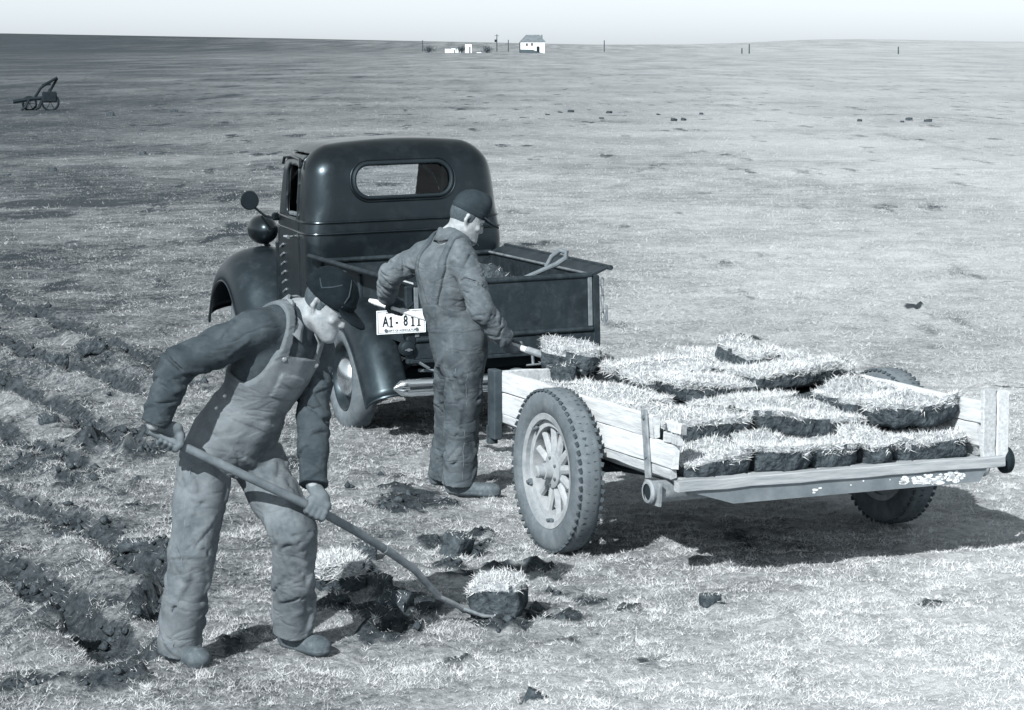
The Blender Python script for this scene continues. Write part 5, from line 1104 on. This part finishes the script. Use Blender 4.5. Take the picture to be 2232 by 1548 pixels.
# ------------------------------------------------------------------ far away: farmstead, posts, implement, clods
def pole(u, v0, v1, label, r=.14, arms=0):
    p = at(u, v0); Y = p[1]; t = A(u, v1, Y); h = t[2]; o = thing('utility_pole' if arms else 'fence_post', label, 'pole' if arms else 'post', (p[0], Y, 0))
    MB().tube([(0, 0, -.3), (0, 0, h*.5), (.0, 0, h)], [r, r*.95, r*.8], 8).build('shaft', MAT['post'], o, smooth=True)
    for z in range(arms): MB().box((0, -.1, h-.5-.7*z), (1.7, .12, .14)).build('cross_arm', MAT['post'], o)
    if arms: MB().lathe([(-.5, .02), (-.45, .38), (.45, .38), (.5, .02)], (-.5, -.1, h-2.4), 'z', 12).build('transformer', MAT['dark'], o, smooth=True)
    else: MB().tube([(0, 0, h-.15), (0, 0, h+.02)], [r*.85, r*.5], 8).build('post_cap', MAT['post'], o)
    return o
pole(1083, 113, 75, 'tall utility pole with cross arm left of the white house', .2, 1)
for u, v0, v1, lab in ((1108, 113, 87, 'bare pole between the utility pole and the white house'), (1133, 115, 92, 'leaning pole at the left corner of the white house'), (921, 113, 88, 'lone pole left of the low white sheds'),
        (1317, 113, 88, 'lone pole right of the white house'), (1633, 117, 96, 'post on the far skyline right of centre'), (1617, 117, 105, 'short post beside the skyline post on the right'), (1958, 118, 102, 'distant post near the right frame edge')):
    pole(u, v0, v1, lab, .2)
hp = at(1161, 116); hs_ = np.linalg.norm(hp-CAMP)/FPX            # metres per photo pixel there
def HB(o, mb, n, m, par=None): return mb.build(n, MAT[m], par or o)
ho = thing('farmhouse', 'two-storey white farmhouse with grey hipped roof on the horizon', 'house', (hp[0], hp[1], 0))
w2, hh = 26*hs_, 24.5*hs_; d2 = 3.6
HB(ho, MB().box((0, d2, hh/2-.2), (2*w2, 2*d2, hh+.4)), 'wall', 'white')
roof = HB(ho, MB().add([(-w2-.35, -.35, hh), (w2+.35, -.35, hh), (w2+.35, 2*d2+.35, hh), (-w2-.35, 2*d2+.35, hh), (-w2*.55, d2, hh+2.15), (w2*.55, d2, hh+2.15)], [(0, 1, 5, 4), (1, 2, 5), (2, 3, 4, 5), (3, 0, 4), (0, 3, 2, 1)]), 'roof', 'roof')
HB(ho, MB().box((w2*.75, d2*.6, hh+1.3), (.6, .6, 1.7)), 'chimney', 'roof', roof)
for x, z in ((-w2*.48, hh*.74), (-w2*.06, hh*.76)):
    wd = HB(ho, MB().box((x, -.03, z), (.55, .06, .9)), 'window', 'dark'); HB(ho, MB().box((x, -.05, z-.5), (.75, .1, .1)).box((x, -.05, z+.5), (.75, .1, .1)), 'window_frame', 'white', wd)
HB(ho, MB().box((w2*.45, -.03, 1.05), (.95, .06, 2.1)), 'door', 'dark')
HB(ho, MB().add([(-w2*1.05, -2.6, 0), (w2*.35, -2.6, 0), (w2*.95, -1.4, 0), (w2*.9, -.05, 0), (-w2*1.05, -.05, 0), (-w2*1.0, -1.6, 1.15), (w2*.0, -1.6, 1.1), (w2*.5, -.9, .3)], [(0, 1, 6, 5), (1, 2, 7, 6), (2, 3, 7), (3, 4, 5, 6, 7), (4, 0, 5), (0, 4, 3, 2, 1)]), 'earth_bank', 'post')
def shed(u0, u1, v1, lab, dz=0, dd=0, roofm='white', door=True):
    p = at((u0+u1)/2, 115.5+dd); k = p[1]/FPX*1.0; W_ = (u1-u0)*k; Hh = A((u0+u1)/2, v1, p[1])[2]; o = thing('farm_shed', lab, 'shed', (p[0], p[1], 0))
    HB(o, MB().box((0, 1.5, Hh/2-.15), (W_, 3, Hh+.3)), 'wall', 'white'); HB(o, MB().prism([(-W_/2-.15, Hh), (W_/2+.15, Hh), (W_/2+.15, Hh+.12), (-W_/2-.15, Hh+.35)], 0, -3.3, ((0, -.15, 0), (1, 0, 0), (0, 0, 1))), 'roof', 'roof' if roofm else 'white')
    if door: HB(o, MB().box((W_*.22, -.03, Hh*.35), (W_*.2, .06, Hh*.7)), 'door', 'dark')
shed(970, 982, 106, 'small white shed at the left end of the far farm buildings', door=False); shed(983, 993, 105, 'white shed with a dark doorway second from the left in the far group'); shed(995, 1004, 106, 'small white shed in the middle of the far farm group'); shed(1014, 1028, 96, 'tall narrow white shed with slanting roof left of the poles')
shed(1039, 1049, 113.2, 'low white hut between the tall shed and the utility pole', door=False)
for i, (u, lab) in enumerate(((1006, 'dark leafless shrub beside the tall white shed'), (1062, 'dark bush at the foot of the utility pole'), (935, 'low dark bush left of the far white sheds'))):
    p = at(u, 115.8); o = thing('bush', lab, 'bush', (p[0], p[1], 0)); r = np.random.default_rng(i); MB().tube([(0, 0, -.2), (0, 0, .8)], .09, 6).build('stem', MAT['post'], o)
    n = 420; B = r.normal(0, 1, (n, 3))*[.75, .6, .5]+[0, 0, 1.0]; B[:, 2] = np.abs(B[:, 2]); V, FF, Sh = blade_arrays(B, .5*r.uniform(.5, 1.4, n), .16*r.uniform(.5, 1.4, n), r.uniform(0, 1.4, n), np.full(n, .0), r); g = mesh_np('foliage', V, FF, MAT['post'], o, smooth=False)
# a rusting implement out in the field on the left
ip = at(92, 241); im = thing('farm_implement', 'rusty horse-drawn plough with raised lever standing in the field at left', 'implement', (ip[0], ip[1], 0), .25)
def IM(mb, n, m='under', sm=True): return mb.build(n, MAT[m], im, smooth=sm)
for x, y, rr_ in ((.32, 0, .32), (-.45, .55, .26)):
    wv = IM(MB().tube([(x+rr_*math.cos(t), y, rr_+rr_*math.sin(t)) for t in np.linspace(0, 2*math.pi, 25)], .05, 6, caps=False), 'wheel')
    for k in range(6): MB().tube([(x, y, rr_), (x+rr_*math.cos(k*math.pi/3), y, rr_+rr_*math.sin(k*math.pi/3))], .014, 5).build('spoke', MAT['under'], wv)
IM(MB().tube([(-1.1, .2, .34), (-.3, .1, .46), (.35, .05, .50)], .09, 6), 'beam'); IM(MB().tube([(-.3, .1, .45), (-.05, .1, .85), (.15, .1, 1.02), (.62, .1, 1.28)], .06, 6), 'lever'); IM(MB().tube([(.10, .2, .5), (.40, .2, .86), (.62, .2, 1.25)], .055, 6), 'handle'); IM(MB().tube([(.02, .1, .99), (.36, .1, 1.03)], .05, 6), 'brace')
IM(MB().box((.30, .12, .52), (.55, .4, .42), bev=.04), 'gear_box'); IM(MB().tube([(.05, .1, .48), (-.12, .05, .12), (-.30, .0, .02)], [.05, .07, .04], 6, flat=((0, 1, 0), 2.2)), 'share'); IM(MB().tube([(-.5, .1, .42), (-.66, .05, .12), (-.80, 0, .02)], [.05, .06, .04], 6, flat=((0, 1, 0), 2.2)), 'share'); IM(MB().tube([(.30, .05, .68), (.32, .05, .86)], [.11, .03], 8), 'seat_post')
# clods strewn across the middle distance
CL = [(1193, 251, .5, 'leftmost dark clod of the far row in mid-field'), (1221, 246, .55, 'dark clod second from left in the far mid-field row'), (1243, 245, .7, 'largest dark clod of the far mid-field row'), (1327, 247, .75, 'flat dark clod in mid-field below the pole right of the house'), (1310, 259, .6, 'low clod just in front of the far mid-field row'),
    (1468, 264, .8, 'wide dark clod in the right-hand mid-field group'), (1489, 263, .7, 'dark clod next to the wide one in the right-hand mid-field group'), (1434, 251, .6, 'thin dark clod behind the right-hand mid-field group'), (1528, 250, .6, 'far clod at the right end of the mid-field row'),
    (1873, 265, .6, 'small dark clod far out on the right of the field'), (1966, 267, .5, 'clod left of the pair at the far right'), (1981, 263, .8, 'tallest dark clod at the far right of the field'), (2023, 266, .8, 'rightmost flat clod of the far field'),
    (240, 253, .9, 'flat dark clod right of the rusty implement'), (380, 245, .9, 'long low clod in the field above the truck\'s front fender'), (312, 336, .45, 'small dark clod on the grass left of the truck cab'), (115, 373, .5, 'small dark clod at the left edge below the implement'), (16, 384, .45, 'dark clod touching the left frame edge in mid-field')]
for i, (u, v, s, lab) in enumerate(CL):
    p = at(u, v); s *= .36; sod('far_clod', lab, s, s*.7, s*.42, (p[0], p[1], zg(p[0], p[1])-.03), .2*i, 400+i, (.2, .15), 0, cat='clod', group='clods strewn over the far field', round_=1.3, ragged=.10*s)
